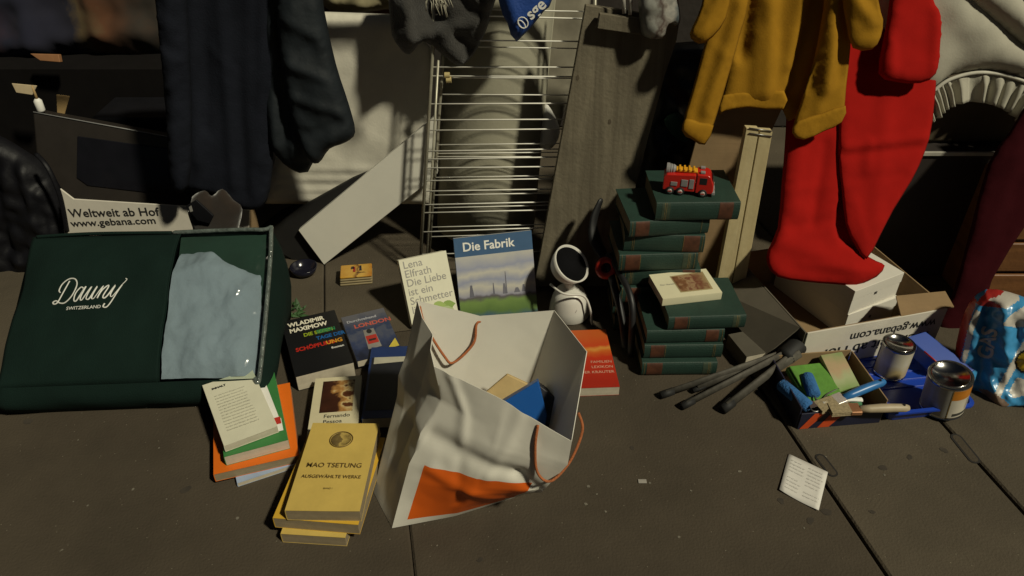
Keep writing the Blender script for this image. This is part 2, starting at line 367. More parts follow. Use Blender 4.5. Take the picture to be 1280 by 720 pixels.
# --- black holdall bottom left
SHINY = mat('shiny_black_nylon', (.005, .005, .007), .55, .3, 20, .3, 60, spec=.25)
hb = empty('holdall', loc=G(30, 320), label='shiny black nylon bag slumped at the left of the white fruit box', cat='bag')
puff('body', [(-70,150),(-10,165),(35,190),(62,212),(88,262),(92,330),(40,345),(-80,345)], Plane(1.72, .18), .05, .05, SHINY, hb, folds=[(40,200,70,300,.02,.012),(0,200,20,330,-.02,.02),(60,230,86,300,.015,.006)], rnd=.022, nscale=26)
tube('strap', smoothline([P(45,192,1.69)-hb.location, P(60,210,1.665)-hb.location, P(75,245,1.655)-hb.location, P(84,290,1.65)-hb.location]), .006, SHINY, hb, flat=.4)
# --- white fruit box with lettering
CARD_W = mat('white_card', (.62, .58, .50), .8, .08, 12, .1, 40)
CARD_B = mat('brown_card', (.27, .18, .09), .88, .12, 18, .12, 60, wave=((3, 3, 160), (.22,.14,.07), .4))
fa = G(80, 305); fp = Plane(1.655, .10, 0)
fb = empty('fruit_box', loc=Vector((-.82, 1.66, 0)), label='white fruit box reading Weltweit ab Hof, lying behind the green duvet bag', cat='box')
V, F = prismvf([(75,236),(92,249),(312,263),(311,290),(312,345),(85,345)], fp, .005); mk('front_panel', [v-fb.location for v in V], F, CARD_W, fb, bevel=.001)
for xx in (-.29, .13): box('side_panel', xx, xx+.005, .012, .11, 0, .16, CARD_B, fb, .001)
box('bottom_panel', -.29, .13, .012, .11, 0, .004, CARD_B, fb, .001)
for s, (x0, y0, x1, y1), sz in (('Weltweit ab Hof', (88, 271, 201, 269), .031), ('www.gebana.com', (90, 283, 196, 279), .026)):
    p0 = fp.pt(*fp.hit(x0, y0)); p1 = fp.pt(*fp.hit(x1, y1)); ex = (p1-p0).normalized(); ez = fp.n; ey = ez.cross(ex)
    o = text(fb, s, 0, 0, sz, BLACKP, .0012, bold=.015, M=Matrix.Translation(-fb.location) @ axes(p0, ex, ey, ez))
    wd = max(v.co.x for v in o.data.vertices)-min(v.co.x for v in o.data.vertices); k = (p1-p0).length/wd
    M0 = Matrix.Translation(-fb.location) @ axes(p0, ex, ey, ez); o.data.transform(M0 @ Matrix.Diagonal((k, 1.02, 1, 1)) @ M0.inverted())
# --- brown pouch with black flap in front of the box
BROWN = mat('brown_suede', (.017, .010, .006), .95, .25, 30, .4, 120, sheen=.3)
po = empty('handbag', loc=Vector((-.575, 1.54, 0)), label='brown suede handbag with a black flap standing behind the duvet bag', cat='handbag')
puff('body', [(237,262),(240,246),(256,238),(265,245),(278,236),(292,250),(303,262),(297,300),(300,374),(250,374),(244,300),(235,268)], Plane(1.54, .05), .018, .03, BROWN, po, rnd=.006)
q = prismvf([(232,258),(245,250),(267,270),(262,280),(246,276)], Plane(1.512, .05), .006); fl = mk('flap', [v-po.location for v in q[0]], q[1], BLACK, po, bevel=.002)
q = prismvf([(236,259),(239,257),(241,264),(238,265)], Plane(1.511, .05), .001); mk('tag', [v-po.location for v in q[0]], q[1], GREYP, fl)
# --- two dark jackets on the rail
NAVY = mat('navy_cloth', (.0090, .0105, .0165), .95, .25, 14, .3, 260, spec=.12)
SLATE = mat('slate_shell', (.010, .0135, .017), .7, .2, 14, .25, 90, spec=.25)
j1 = empty('jacket', loc=Vector((-.62, 1.70, .2)), label='long navy blue jacket hanging in straight folds above the fruit box', cat='jacket', group=None)
puff('body', [(195,-72),(350,-72),(356,40),(345,140),(338,235),(322,262),(290,255),(262,240),(240,238),(222,215),(205,120),(204,20)], Plane(1.60, .16), .018, .014, NAVY, j1, folds=[(240,-60,250,200,.008,.009),(275,-60,296,230,.010,.010),(312,-60,318,240,.006,.009),(258,-60,262,160,-.006,.008),(300,80,310,240,-.006,.007),(335,-60,326,200,.008,.010),(268,60,300,90,.004,.006),(262,170,250,235,.01,.008)], rnd=.006, nscale=12, aniso=.3)
puff('sleeve', [(190,-72),(225,-72),(236,40),(240,150),(236,232),(214,228),(206,120),(196,20)], Plane(1.56, .16), .022, .018, NAVY, j1, folds=[(215,-20,224,200,.008,.01),(205,60,236,80,.008,.008),(208,120,236,105,-.007,.007)], rnd=.009, nscale=20)
j2 = empty('jacket', loc=Vector((-.42, 1.68, .3)), label='dark slate rain jacket with one sleeve hanging down beside the white mattress', cat='jacket')
puff('body', [(322,-72),(400,-72),(404,0),(408,90),(400,160),(385,215),(350,200),(330,150),(325,40)], Plane(1.62, .16), .03, .025, SLATE, j2, folds=[(345,-40,350,180,.02,.014),(370,-40,375,190,.02,.014)], rnd=.010)
puff('sleeve', [(350,-72),(392,-72),(405,10),(420,80),(436,130),(444,165),(432,178),(412,186),(398,204),(384,196),(366,150),(352,80),(345,0)], Plane(1.56, .16), .03, .024, SLATE, j2, folds=[(360,20,420,60,.012,.010),(365,80,428,100,.012,.009),(372,120,436,140,.012,.009),(380,-40,372,10,.012,.012),(385,165,430,150,-.010,.008)], rnd=.010, nscale=20)
# --- white mattress and boards
MATT = mat('mattress_cloth', (.62, .59, .50), .9, .08, 10, .12, 180)
mpn = Plane(1.80, .05)
ridge = lambda Q: .004*np.sin(Q[:,1]*2*math.pi/.030)*(Q[:,1] < .26)
puff('mattress', [(330,255),(390,14),(505,18),(538,60),(540,255)], mpn, .02, .03, MATT, label='off white mattress with quilted edge leaning upright behind the drying rack', cat='mattress', smooth=0, extra=ridge, rnd=.004)
WB = mat('white_laminate', (.70, .68, .60), .55, .05, 8, .05, 30)
DB = mat('dark_laminate', (.016, .0155, .015), .7, .15, spec=.2)
prism('dark_board', [(322,300),(372,262),(440,224),(520,190),(520,232),(385,336)], Plane(1.738, .06), .016, DB, label='dark grey board lying behind the leaning white shelf board', cat='board')
prism('shelf_board', [(373,288),(530,157),(545,144),(547,217),(527,234),(405,331)], Plane(1.715, .10), .018, WB, label='white shelf board leaning askew behind the wire drying rack', cat='shelf board', bevel=.0012)
bin_ = empty('floor_tray', loc=G(330, 318), label='black plastic tray on the ground beside the green duvet bag', cat='tray')
V, F = prismvf([(318,288),(350,262),(395,240),(408,300),(385,326),(355,322)], Plane(1.76, .8), .03, ); mk('base', [v-bin_.location for v in V], F, BLACK, bin_, bevel=.006)
# brown cloth bundle above the mattress
puff('plastic_bundle', [(398,-60),(500,-60),(505,5),(480,12),(440,16),(405,8)], Plane(1.90, .2), .05, .04, mat('cream_film', (.34,.30,.18), .35, .3, 20), label='crumpled cream plastic bag on top of the mattress', cat='plastic bag', rnd=.02, nscale=26)
prism('brown_beam', [(380,8),(500,10),(500,20),(380,19)], Plane(1.93, .2), .03, mat('red_brown_wood', (.16,.06,.03), .7, .2), label='reddish brown wooden lath along the mattress top', cat='lath')
# --- carpet roll
ROLL = mat('roll_backing', (.30, .285, .215), .92, .10, 10, .15, 120)
b0 = P(608, 338, 1.84); b0.z = 0; ax = Vector((.075, .13, 1)).normalized(); RR = .135
rt = ax.to_track_quat('Z', 'Y').to_matrix().to_4x4(); rt.translation = b0
cr = empty('carpet_roll', M=Matrix.Translation(b0), label='thick beige carpet roll standing upright behind the wire drying rack', cat='carpet roll')
Mr = rt.copy(); Mr.translation = Vector((0, 0, .045))
mk('outer_layer', *lathevf([(.0,-.0),(RR,0),(RR+.001,.2),(RR-.001,.5),(RR,.86),(RR-.012,.862),(.03,.862),(.03,.84),(0,.84)], 56, Mr), ROLL, cr, smooth=False)
for p in cr.children[0].data.polygons: p.use_smooth = len(p.vertices) == 4
tube('carpet_edge', [Mr @ Vector((-.80*RR, -RR*.6, .0)), Mr @ Vector((-.80*RR, -RR*.6, .86))], .004, ROLL, cr)
puff('beige_panel', [(640,-60),(730,-60),(735,30),(705,140),(690,175),(655,140),(650,20)], Plane(1.90, .15), .03, .02, mat('beige_felt', (.22,.20,.15), .9), label='grey beige padded panel between carpet roll and weathered board', cat='panel')
puff('white_bag', [(682,130),(692,142),(700,165),(690,185),(672,182),(676,150)], Plane(1.80, .15), .03, .02, WHITE, label='small white plastic bag wedged between carpet roll and weathered board', cat='plastic bag', rnd=.006)
# --- scarf, fringe and blue cloth over the rack
SCARF = mat('charcoal_knit', (.035, .033, .030), .95, .3, 30, .6, 260, sheen=.3)
sf = empty('scarf', loc=P(560, 60, 1.70), label='charcoal knitted scarf with pale fringe hanging over the drying rack', cat='scarf')
puff('body', [(498,-60),(625,-60),(616,10),(600,55),(578,82),(560,74),(530,52),(512,68),(498,58),(488,30)], Plane(1.665, .10), .035, .03, SCARF, sf, folds=[(540,40,600,20,.02,.014),(560,-40,606,0,.025,.014),(510,0,520,60,.025,.012),(545,10,590,60,-.02,.012),(530,-40,545,40,-.02,.014)], rnd=.012, nscale=18)
FR = mat('fringe', (.40, .38, .30), .95)
prng = random.Random(3); fv = []
for k in range(20):
    x = 535+prng.uniform(0, 22); y = -8+prng.uniform(-6, 4); p0 = P(x, y, 1.605); p1 = P(x+prng.uniform(-4, 12), y+prng.uniform(12, 26), 1.590); pm = (p0+p1)/2+Vector((prng.uniform(-.006,.006), -.008, .004))
    fv.append(tubevf([p0-sf.location, pm-sf.location, p1-sf.location], .0011, 4))
mk('fringe', *join(fv), FR, sf, smooth=True)
BLUE = mat('blue_bag_cloth', (.012, .055, .26), .6, .15, 12, .3, 200)
bp_ = Plane(1.57, .12)
bc = empty('tote_bag', loc=P(655, 40, 1.58), label='blue tote bag with white lettering hanging beside the scarf on the rack', cat='tote bag')
puff('body', [(618,-70),(700,-70),(690,0),(680,14),(646,52),(634,28),(624,4)], bp_, .022, .02, BLUE, bc, folds=[(630,-40,645,40,.006,.008)], rnd=.004, smooth=2)
p0 = bp_.pt(*bp_.hit(650, 38), .030); p1 = bp_.pt(*bp_.hit(684, 7), .030); ex = (p1-p0).normalized(); ez = (bp_.n); ey = ez.cross(ex)
MT = Matrix.Translation(-bc.location) @ axes(p0, ex, ey, ez)
text(bc, 'sge', .034, .004, .034, WHITE, 0, bold=.02, M=MT)
tube('logo', [MT @ Vector((.018+.010*math.cos(t/12*6.283), .012+.012*math.sin(t/12*6.283), 0)) for t in range(12)], .0012, WHITE, bc, closed=True)
tube('logo', [MT @ Vector((.014+.005*math.cos(t/12*6.283), .011+.010*math.sin(t/12*6.283), 0)) for t in range(12)], .0012, WHITE, bc, closed=True)
# --- wire drying rack: two folded frames
WIRE = mat('white_coated_wire', (.78, .76, .68), .4, .1, 30)
TUBE_ = mat('rack_tube', (.38, .36, .28), .35, .2, 30, metal=.3)
rk = Plane(1.640, .12); rk2 = Plane(1.668, .12); ro = G(530, 330); ro.z = 0
dr = empty('drying_rack', loc=ro, label='folded white wire drying rack leaning against the beige carpet roll', cat='drying rack')
R_ = lambda pl, x, y: pl.pt(*pl.hit(x, y)) - ro
for pl, xb, xt in ((rk, 525, 541), (rk2, 536, 553)):
    yb = 335 if pl is rk else 322
    for (x0, x1) in ((xb, xt), (690, 742)):
        q0 = R_(pl, x0, yb); q0.z = max(q0.z, .006); tube('stile', [q0, R_(pl, x1, 60 if pl is rk else 84), R_(pl, x1+3, -45)], .0042, TUBE_, dr)
q0 = R_(rk, 531, 333); q0.z = .006; tube('stile', [q0, R_(rk, 548, 75)], .0028, TUBE_, dr)
for i, (y, slope) in enumerate([(18,6),(50,2),(84,0),(95,1),(130,-1),(150,-1),(163,-2),(189,-3),(199,-3),(210,-2),(226,-3),(239,-3),(256,-4),(266,-4),(290,-6),(318,-4)]):
    f = (330-y)/270; xl = 525+16*f; xr = 690+52*f; tube('wire', [R_(rk, xl, y), R_(rk, xr, y+slope)], .0017, WIRE, dr, 6)
for i, (y, slope) in enumerate([(11,4),(58,3),(97,1),(118,1),(181,-2),(192,-2),(196,0),(222,-3),(244,-3),(260,-4),(284,-4),(296,-5)]):
    f = (322-y)/238; xl = 536+17*f; xr = 690+52*f; tube('wire', [R_(rk2, xl, y), R_(rk2, xr, y+slope)], .0015, WIRE, dr, 6)
for (x, y) in ((559,94),(561,100)):
    mk('hinge_clip', *lathevf([(0,-.006),(.007,-.006),(.007,.006),(0,.006)], 12, Matrix.Translation(R_(rk, x, y)) @ Matrix.Rotation(math.pi/2, 4, 'Y')), mat('yellowed_plastic', (.50,.40,.18), .5), dr, smooth=False)
# --- weathered wooden board
WOOD = mat('weathered_wood', (.185, .160, .110), .9, .25, 7, .3, 120, wave=((34, 3, 2.0), (.085,.070,.046), .75))
wbp = Plane(1.595, .12)
wb = empty('weathered_board', loc=Vector((.14, 1.60, 0)), label='grey weathered wooden board leaning beside the wire drying rack', cat='board')
V, F = prismvf([(732,6),(850,24),(846,50),(831,95),(809,178),(793,240),(766,358),(667,358),(675,318)], wbp, .022); mk('plank', [v-wb.location for v in V], F, WOOD, wb, bevel=.0025)
V, F = prismvf([(748,14),(806,22),(800,41),(745,33)], wbp, .02, off=.028); mk('cleat', [v-wb.location for v in V], F, WOOD, wb, bevel=.002)
for (x, y) in ((722,97),(762,152),(748,268)):
    mk('knot', *[[q-wb.location for q in [wbp.pt(wbp.hit(x,y)[0]+.0035*math.cos(t*.5236)*(1+.3*math.sin(3*t)), wbp.hit(x,y)[1]+.0065*math.sin(t*.5236), .0006) for t in range(12)]], [tuple(range(12))]], mat('wood_knot', (.085,.066,.042), .9), wb)
for (x0,y0,x1,y1) in ((776,-30,778,14),(788,-30,785,16)): tube('strap', [wbp.pt(*wbp.hit(x0,y0),.03)-wb.location, wbp.pt(*wbp.hit(x1,y1),.03)-wb.location], .004, mat('strap_grey', (.45,.43,.38), .7), wb, flat=.4)
PACK = picture('torn_packaging', [(0, (.08,.08,.07)), (.4, (.30,.30,.27)), (.55, (.10,.07,.06)), (.7, (.40,.38,.34)), (1, (.06,.08,.09))], 'X', -.05, .05, 40, .8, .4)
puff('packaging', [(800,-30),(838,-30),(850,15),(848,32),(836,30),(828,48),(806,46),(800,30)], Plane(1.560, .12), .025, .015, PACK, label='torn grey printed packaging hung on the weathered board', cat='packaging', rnd=.014, nscale=40)
# dark nook behind hoodie: black bin bag + green rag + shelf lath
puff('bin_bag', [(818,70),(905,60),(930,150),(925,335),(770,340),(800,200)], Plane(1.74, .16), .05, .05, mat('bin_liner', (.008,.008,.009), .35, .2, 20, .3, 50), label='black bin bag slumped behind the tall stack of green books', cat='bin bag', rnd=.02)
prism('pine_lath', [(838,54),(884,57),(884,64),(838,64)], Plane(1.80, .2), .02, mat('pale_pine', (.45,.36,.20), .7), label='short pale pine lath sticking out behind the weathered board', cat='lath')
puff('green_rag', [(830,150),(848,140),(862,160),(858,178),(842,170)], Plane(1.66, .2), .02, .012, mat('green_cloth', (.02,.07,.05), .9), label='small dark green rag beside the weathered board', cat='rag', rnd=.01, nscale=30)
# --- brown cardboard and pale slatted board
prism('cardboard_sheet', [(885,120),(985,120),(962,170),(915,340),(905,395),(815,395),(828,345),(855,230)], Plane(1.600, .08), .006, CARD_B, label='brown cardboard sheet leaning behind the tall stack of green books', cat='cardboard')
PINE = mat('pale_wood', (.55, .46, .26), .65, .10, 12, .15, 80, wave=((60, 4, 5), (.40,.31,.15), .5))
spn = Plane(1.500, .06); sp_ = empty('slat_bundle', loc=Vector((.50, 1.50, 0)), label='pale wooden slats bundled upright behind the stack of green books', cat='slats')
for k, (xa, xb_, xc, xd, dy) in enumerate([(933,949,908,889,0),(950,966,925,909,3)]):
    V, F = prismvf([(xa,160+dy),(xb_,161+dy),(xc,391),(xd,391)], spn, .02); mk('slat', [v-sp_.location for v in V], F, PINE, sp_, bevel=.0015)
for y in (159.5, 166): tube('wire_tie', [spn.pt(*spn.hit(936,y),.002)-sp_.location, spn.pt(*spn.hit(965,y+4),.002)-sp_.location], .0012, STEEL, sp_)
# --- mustard hoodie
MUST = mat('mustard_fleece', (.315, .160, .013), .97, .12, 16, .12, 300, spec=.1)
hd = empty('hoodie', loc=Vector((.62, 1.52, .33)), label='mustard yellow hoodie draped over the rail above the green books', cat='hoodie')
hp = Plane(1.50, .20)
puff('body', [(880,-75),(1030,-75),(1040,0),(1036,70),(1018,130),(985,152),(978,137),(935,134),(905,139),(898,143),(908,90),(918,30),(905,-20)], hp, .012, .010, MUST, hd, folds=[(938,-20,925,70,-.024,.009),(960,0,955,115,.016,.018),(1000,-10,982,80,.010,.013),(1022,-20,985,118,-.018,.010),(918,20,902,110,-.014,.008),(975,-30,970,60,-.008,.006),(945,40,940,115,.008,.008),(985,100,990,140,.006,.008)], rnd=.005, nscale=9, aniso=.35, smooth=2)
rib = lambda Q: .0012*np.sin(Q[:,0]*2*math.pi/.0075)
puff('hem_band', [(904,119),(940,115),(980,113),(979,137),(935,134),(905,139),(898,143)], Plane(1.488, .20), .005, .005, MUST, hd, extra=rib, relax=1, res=.004, rnd=.003, smooth=2)
puff('sleeve', [(900,-75),(935,-75),(936,0),(926,40),(912,90),(894,150),(881,181),(866,174),(852,163),(866,110),(882,50),(893,0)], Plane(1.466, .20), .008, .010, MUST, hd, folds=[(925,0,880,140,.011,.008),(912,10,866,150,-.007,.009),(866,150,890,158,.004,.004),(895,60,905,70,.006,.006)], rnd=.003, nscale=10, aniso=.4, smooth=2)
puff('shoulder', [(876,-60),(912,-60),(912,5),(900,36),(880,54),(868,52),(862,42),(872,20),(880,-10)], Plane(1.453, .20), .008, .010, MUST, hd, folds=[(905,-20,876,40,.014,.006),(895,-20,868,30,-.010,.006)], rnd=.006, smooth=2)
puff('sleeve', [(1022,-75),(1066,-75),(1066,0),(1063,60),(1058,105),(1052,152),(1030,163),(1004,174),(990,166),(1000,130),(1016,80),(1026,30),(1030,-10)], Plane(1.458, .20), .008, .010, MUST, hd, folds=[(1040,-20,1030,110,.016,.012),(1030,0,1010,110,-.016,.008),(1055,0,1050,100,-.012,.008),(1045,40,1020,140,.008,.008)], rnd=.004, nscale=9, aniso=.4, smooth=2)
puff('cuff', [(997,151),(1026,142),(1057,132),(1052,153),(1030,164),(1004,175),(990,166)], Plane(1.446, .20), .005, .005, MUST, hd, extra=rib, relax=1, res=.004, rnd=.003, smooth=2)
puff('cuff', [(858,148),(875,153),(892,157),(881,181),(866,175),(852,163)], Plane(1.456, .20), .006, .006, MUST, hd, rnd=.003, smooth=2)
puff('hood', [(1052,-75),(1100,-75),(1098,0),(1104,24),(1101,46),(1090,62),(1066,60),(1058,30),(1052,-10)], Plane(1.432, .20), .010, .012, MUST, hd, folds=[(1060,-10,1090,30,.014,.007),(1070,-20,1100,18,-.012,.006),(1064,50,1098,50,.006,.006)], rnd=.006, smooth=2)
# --- red felt stockings
RED = mat('red_felt', (.335, .0085, .006), .97, .08, 14, .10, 320, spec=.12)
rs = empty('stocking', loc=Vector((.72, 1.42, .16)), label='giant red felt stocking whose foot rests on the white boxes', cat='stocking')
puff('leg', [(990,-75),(1075,-75),(1082,60),(1078,150),(1062,210),(1046,262),(1048,296),(1070,312),(1095,326),(1106,332),(1096,346),(1070,356),(1040,355),(1005,352),(972,346),(959,330),(960,312),(972,285),(977,230),(982,165),(986,60)], Plane(1.341, .60), .010, .010, RED, rs, folds=[(1000,100,990,260,.008,.02),(975,300,1070,340,.008,.02),(990,285,1040,275,-.006,.008),(1030,180,1015,280,-.010,.010),(985,240,1030,232,.004,.005),(1000,330,1085,338,.006,.008)], rnd=.004, nscale=8, smooth=2)
puff('back_panel', [(1010,-75),(1165,-75),(1168,100),(1150,190),(1110,265),(1078,318),(1040,306),(1020,270),(1012,150)], Plane(1.352, .60), .005, .008, RED, rs, rnd=.003, smooth=2)
puff('leg', [(1045,-75),(1170,-75),(1172,60),(1166,150),(1156,190),(1140,225),(1117,262),(1100,295),(1083,324),(1068,305),(1057,280),(1052,235),(1048,190),(1050,100)], Plane(1.328, .585), .006, .008, RED, rs, folds=[(1050,185,1160,172,.010,.006),(1050,195,1160,183,-.010,.006),(1085,178,1082,215,.008,.008),(1110,100,1090,280,.006,.02),(1060,225,1130,218,-.004,.006),(1066,250,1080,300,.006,.006)], rnd=.004, nscale=8, smooth=2)
puff('pocket', [(1110,-75),(1160,-75),(1166,0),(1176,20),(1175,60),(1170,92),(1150,104),(1118,102),(1098,92),(1104,50),(1112,0)], Plane(1.295, .55), .014, .012, RED, rs, folds=[(1105,20,1110,90,.010,.010),(1165,10,1165,90,.010,.008)], rnd=.003, smooth=2)
# --- right: dark crate, brown case, ruffled cushion, maroon cloth, wooden chest
CRATE = mat('dark_crate', (.022, .016, .013), .7, .2)
tag(mk('black_crate', *boxvf(.93, 1.42, 1.66, 2.05, 0, .362), CRATE, bevel=.004, loc=(1.2,1.66,0)), 'black crate with a pale lid rim beneath the ruffled cushion', 'crate')
rim = box('lid_rim', -.27, .22, -.006, .0, .352, .362, mat('pale_rim', (.42,.40,.34), .6), bpy.data.objects['black_crate'], .001)
tag(mk('suitcase', *boxvf(.96, 1.40, 1.70, 2.05, .363, .50), mat('brown_case', (.075,.055,.030), .8, .2, 12), bevel=.012, loc=(1.2,1.70,.363)), 'brown case standing on the black crate under the ruffled cushion', 'suitcase')
CUSH = mat('pale_cushion_cloth', (.40, .38, .31), .9, .08, 12, .1, 240)
cu = empty('cushion', loc=Vector((1.25, 1.66, .47)), label='pale cushion with gathered ruffles and piping, on the brown case', cat='cushion')
cpl = Plane(1.545, .26)
puff('seat', [(1090,-40),(1190,-70),(1240,10),(1300,70),(1360,140),(1330,170),(1300,120),(1262,98),(1218,90),(1180,97),(1160,112),(1120,100)], cpl, .05, .05, CUSH, cu, rnd=.006, folds=[(1180,20,1290,110,.01,.03)])
puff('bolster', [(1180,-60),(1225,-55),(1270,-5),(1320,50),(1390,100),(1370,130),(1310,85),(1262,48),(1215,12),(1180,-25)], Plane(1.515, .26), .05, .035, CUSH, cu, rnd=.004)
seam = [cpl.pt(*cpl.hit(x, y), .030)-cu.location for x, y in ((1158,112),(1180,97),(1218,89),(1262,97),(1300,118),(1330,160))]
tube('piping', smoothline(seam), .0042, mat('piping_white', (.55,.53,.45), .8), cu)
V, F = [], []; NX, NZ = 160, 10
topl = smoothline([(x, y, 0) for x, y in ((1154,150),(1156,128),(1162,110),(1180,98),(1218,91),(1262,99),(1300,120),(1325,158))], 20); botl = smoothline([(x, y, 0) for x, y in ((1157,150),(1163,148),(1172,140),(1186,130),(1216,126),(1248,136),(1270,156),(1290,190))], 20)
for i in range(NX):
    a = topl[int(i*(len(topl)-1)/(NX-1))]; b = botl[int(i*(len(botl)-1)/(NX-1))]
    for k in range(NZ):
        t = k/(NZ-1); q = a.lerp(b, t); amp = (.009+.004*math.sin(i*.21))*min(1, t*2.2+.15)
        ph = i*.58+2.2*math.sin(i*.11)+1.3*math.sin(i*.047+1); V.append(cpl.pt(*cpl.hit(q.x, q.y), .026 - .004*t + amp*math.sin(ph+.6*t)) - cu.location)
for i in range(NX-1):
    for k in range(NZ-1): F.append((i*NZ+k, (i+1)*NZ+k, (i+1)*NZ+k+1, i*NZ+k+1))
mk('ruffle', V, F, CUSH, cu, smooth=True, solid=.002)
MAR = mat('maroon_cloth', (.034, .0045, .0065), 1.0, .2, 10, .1, 200, spec=.05)
puff('maroon_cloth', [(1300,110),(1262,165),(1235,205),(1212,290),(1190,370),(1172,400),(1180,425),(1215,425),(1240,350),(1290,270),(1345,190),(1350,110)], Plane(1.45, .26), .010, .012, MAR, label='dark maroon cloth hanging beside the wooden chest and black crate', cat='cloth', folds=[(1270,180,1200,400,.004,.02)], rnd=.003, smooth=2)
CHW = mat('orange_brown_wood', (.20, .085, .028), .5, .2, 8, .2, 90, wave=((4, 4, 40), (.10,.04,.014), .7))
ch = empty('wooden_chest', loc=Vector((1.5, 1.52, 0)), label='orange brown wooden chest half hidden by the maroon cloth', cat='chest')
box('body', -.36, .4, .012, .4, 0, .33, CHW, ch, .004)
for z0, z1 in ((.02,.10),(.11,.19),(.20,.31)): box('drawer', -.34, .38, 0, .014, z0, z1, CHW, ch, .004)

# ================================================================== books
def book_parts(root, w, h, t, cover, pages=None, spine='left', hard=False, curl=0.0, seed=0):
    """closed book: local x across the cover, y up the cover, z out of it; two boards + spine as one cover mesh, page block inside"""
    pages = pages or PAGE; c = .0024 if hard else .0007; o = .0028 if hard else .0004; n = 8
    X0, X1, Y0, Y1 = -w/2, w/2, -h/2, h/2
    def board(z0, z1, lift):
        V, F = [], []
        for top in (0, 1):
            for i in range(n+1):
                for j in range(n+1):
                    x = X0+(X1-X0)*i/n; y = Y0+(Y1-Y0)*j/n
                    d = {'left': i/n, 'right': 1-i/n, 'bottom': j/n, 'top': 1-j/n}[spine]
                    e = lift*(d**3)*(.4+.6*abs(noise.noise(Vector((x*9, y*9, seed)))))
                    V.append((x, y, (z1 if top else z0)+e))
        m = (n+1)**2; id_ = lambda i, j, t_: t_*m+i*(n+1)+j
        for i in range(n):
            for j in range(n): F += [(id_(i,j,1), id_(i+1,j,1), id_(i+1,j+1,1), id_(i,j+1,1)), (id_(i,j,0), id_(i,j+1,0), id_(i+1,j+1,0), id_(i+1,j,0))]
        for k in range(n):
            F += [(id_(k,0,0), id_(k+1,0,0), id_(k+1,0,1), id_(k,0,1)), (id_(k,n,0), id_(k,n,1), id_(k+1,n,1), id_(k+1,n,0)), (id_(0,k,0), id_(0,k,1), id_(0,k+1,1), id_(0,k+1,0)), (id_(n,k,0), id_(n,k+1,0), id_(n,k+1,1), id_(n,k,1))]
        return V, F
    # spine: rounded strip
    b = (.005 if hard else .0006); sv, sf = [], []; K = 8
    for k in range(K+1):
        th = -math.pi/2+math.pi*k/K; zz = t/2+(t/2)*math.sin(th); oo = b*math.cos(th)
        for e in (0, 1):
            for inn in (0, .0012):
                if spine == 'left': p = (X0-oo+inn, (Y0, Y1)[e], zz)
                elif spine == 'right': p = (X1+oo-inn, (Y0, Y1)[e], zz)
                elif spine == 'bottom': p = ((X0, X1)[e], Y0-oo+inn, zz)
                else: p = ((X0, X1)[e], Y1+oo-inn, zz)
                sv.append(p)
    for k in range(K):
        a = k*4; sf += [(a, a+2, a+6, a+4), (a+1, a+5, a+7, a+3), (a, a+4, a+5, a+1), (a+2, a+3, a+7, a+6)]
    co = mk('cover', *join([board(0, c, 0), board(t-c, t, curl), (sv, sf)]), cover, root)
    px0, px1, py0, py1 = X0+o, X1-o, Y0+o, Y1-o
    if spine == 'left': px0 = X0+.0005
    if spine == 'right': px1 = X1-.0005
    if spine == 'bottom': py0 = Y0+.0005
    if spine == 'top': py1 = Y1-.0005
    box('pages', px0, px1, py0, py1, c*.5, t-c*.5+curl*0, pages, root, .0004)
    return co
def lying(name, quad, ztop, t, cover, label, pages=None, spine='left', hard=False, curl=0.0, group=None, wh=None, seed=0, cat='book'):
    TL, TR, BR, BL = [G(x, y, ztop) for x, y in quad]
    ex = ((TR-TL)+(BR-BL)).normalized(); ey = Vector((0,0,1)).cross(ex); c = (TL+TR+BR+BL)/4
    w = ((TR-TL).length+(BR-BL).length)/2; h = (abs((TL-BL).dot(ey))+abs((TR-BR).dot(ey)))/2
    if wh: w, h = wh
    r = empty(name, axes(c-Vector((0,0,t)), ex, ey, Vector((0,0,1))), label=label, cat=cat, group=group)
    book_parts(r, w, h, t, cover, pages, spine, hard, curl, seed)
    bpy.context.view_layer.update(); return r, w, h, t
def leaning(name, bl, br, h, lean, t, cover, label, pages=None, spine='left', hard=False, roll=0, zb=0.0):
    A, B = G(*bl, zb), G(*br, zb); ex = (B-A).normalized(); w = (B-A).length
    bk = Vector((0,0,1)).cross(ex); ey = (Vector((0,0,1))*math.cos(lean)+bk*math.sin(lean)).normalized(); ez = ex.cross(ey)
    if roll: R = Matrix.Rotation(roll, 3, ez); 
    if roll: ex, ey = R @ ex, R @ ey
    c = (A+B)/2 + ey*(h/2) - ez*t + Vector((0,0,t*math.sin(lean)))
    r = empty(name, axes(c, ex, ey, ez), label=label, cat='book'); book_parts(r, w, h, t, cover, pages, spine, hard); bpy.context.view_layer.update(); return r, w, h, t

# --- Lena Elfrath paperback
IVORY = mat('ivory_cover', (.66, .64, .50), .5, .05, 20)
r, w, h, t = leaning('paperback', (516,414), (574,400), .163, math.radians(30), .026, IVORY, 'ivory paperback with grey lettering and a green butterfly, leaning on the rack')
for i, s in enumerate(['Lena', 'Elfrath', 'Die Liebe', 'ist ein', 'Schmetter', 'ling']): text(r, s, -w*.44, h*.36-i*h*.135, .0255, GREYP, t+.0004, bold=.004)
for k, (a, c_) in enumerate([(.5, (.20,.30,.06)), (2.2, (.28,.38,.10)), (3.6, (.12,.22,.05)), (5.2, (.35,.42,.20))]):
    V = [(w*.20+.016*math.cos(a)+.016*math.cos(q*.5236)*(1+.2*math.cos(2*q)), -h*.33+.009*math.sin(a)+.012*math.sin(q*.5236), t+.0005+k*.0001) for q in range(12)]
    mk('butterfly', V, [tuple(range(12))], mat('wing_%d' % k, c_, .6), r)
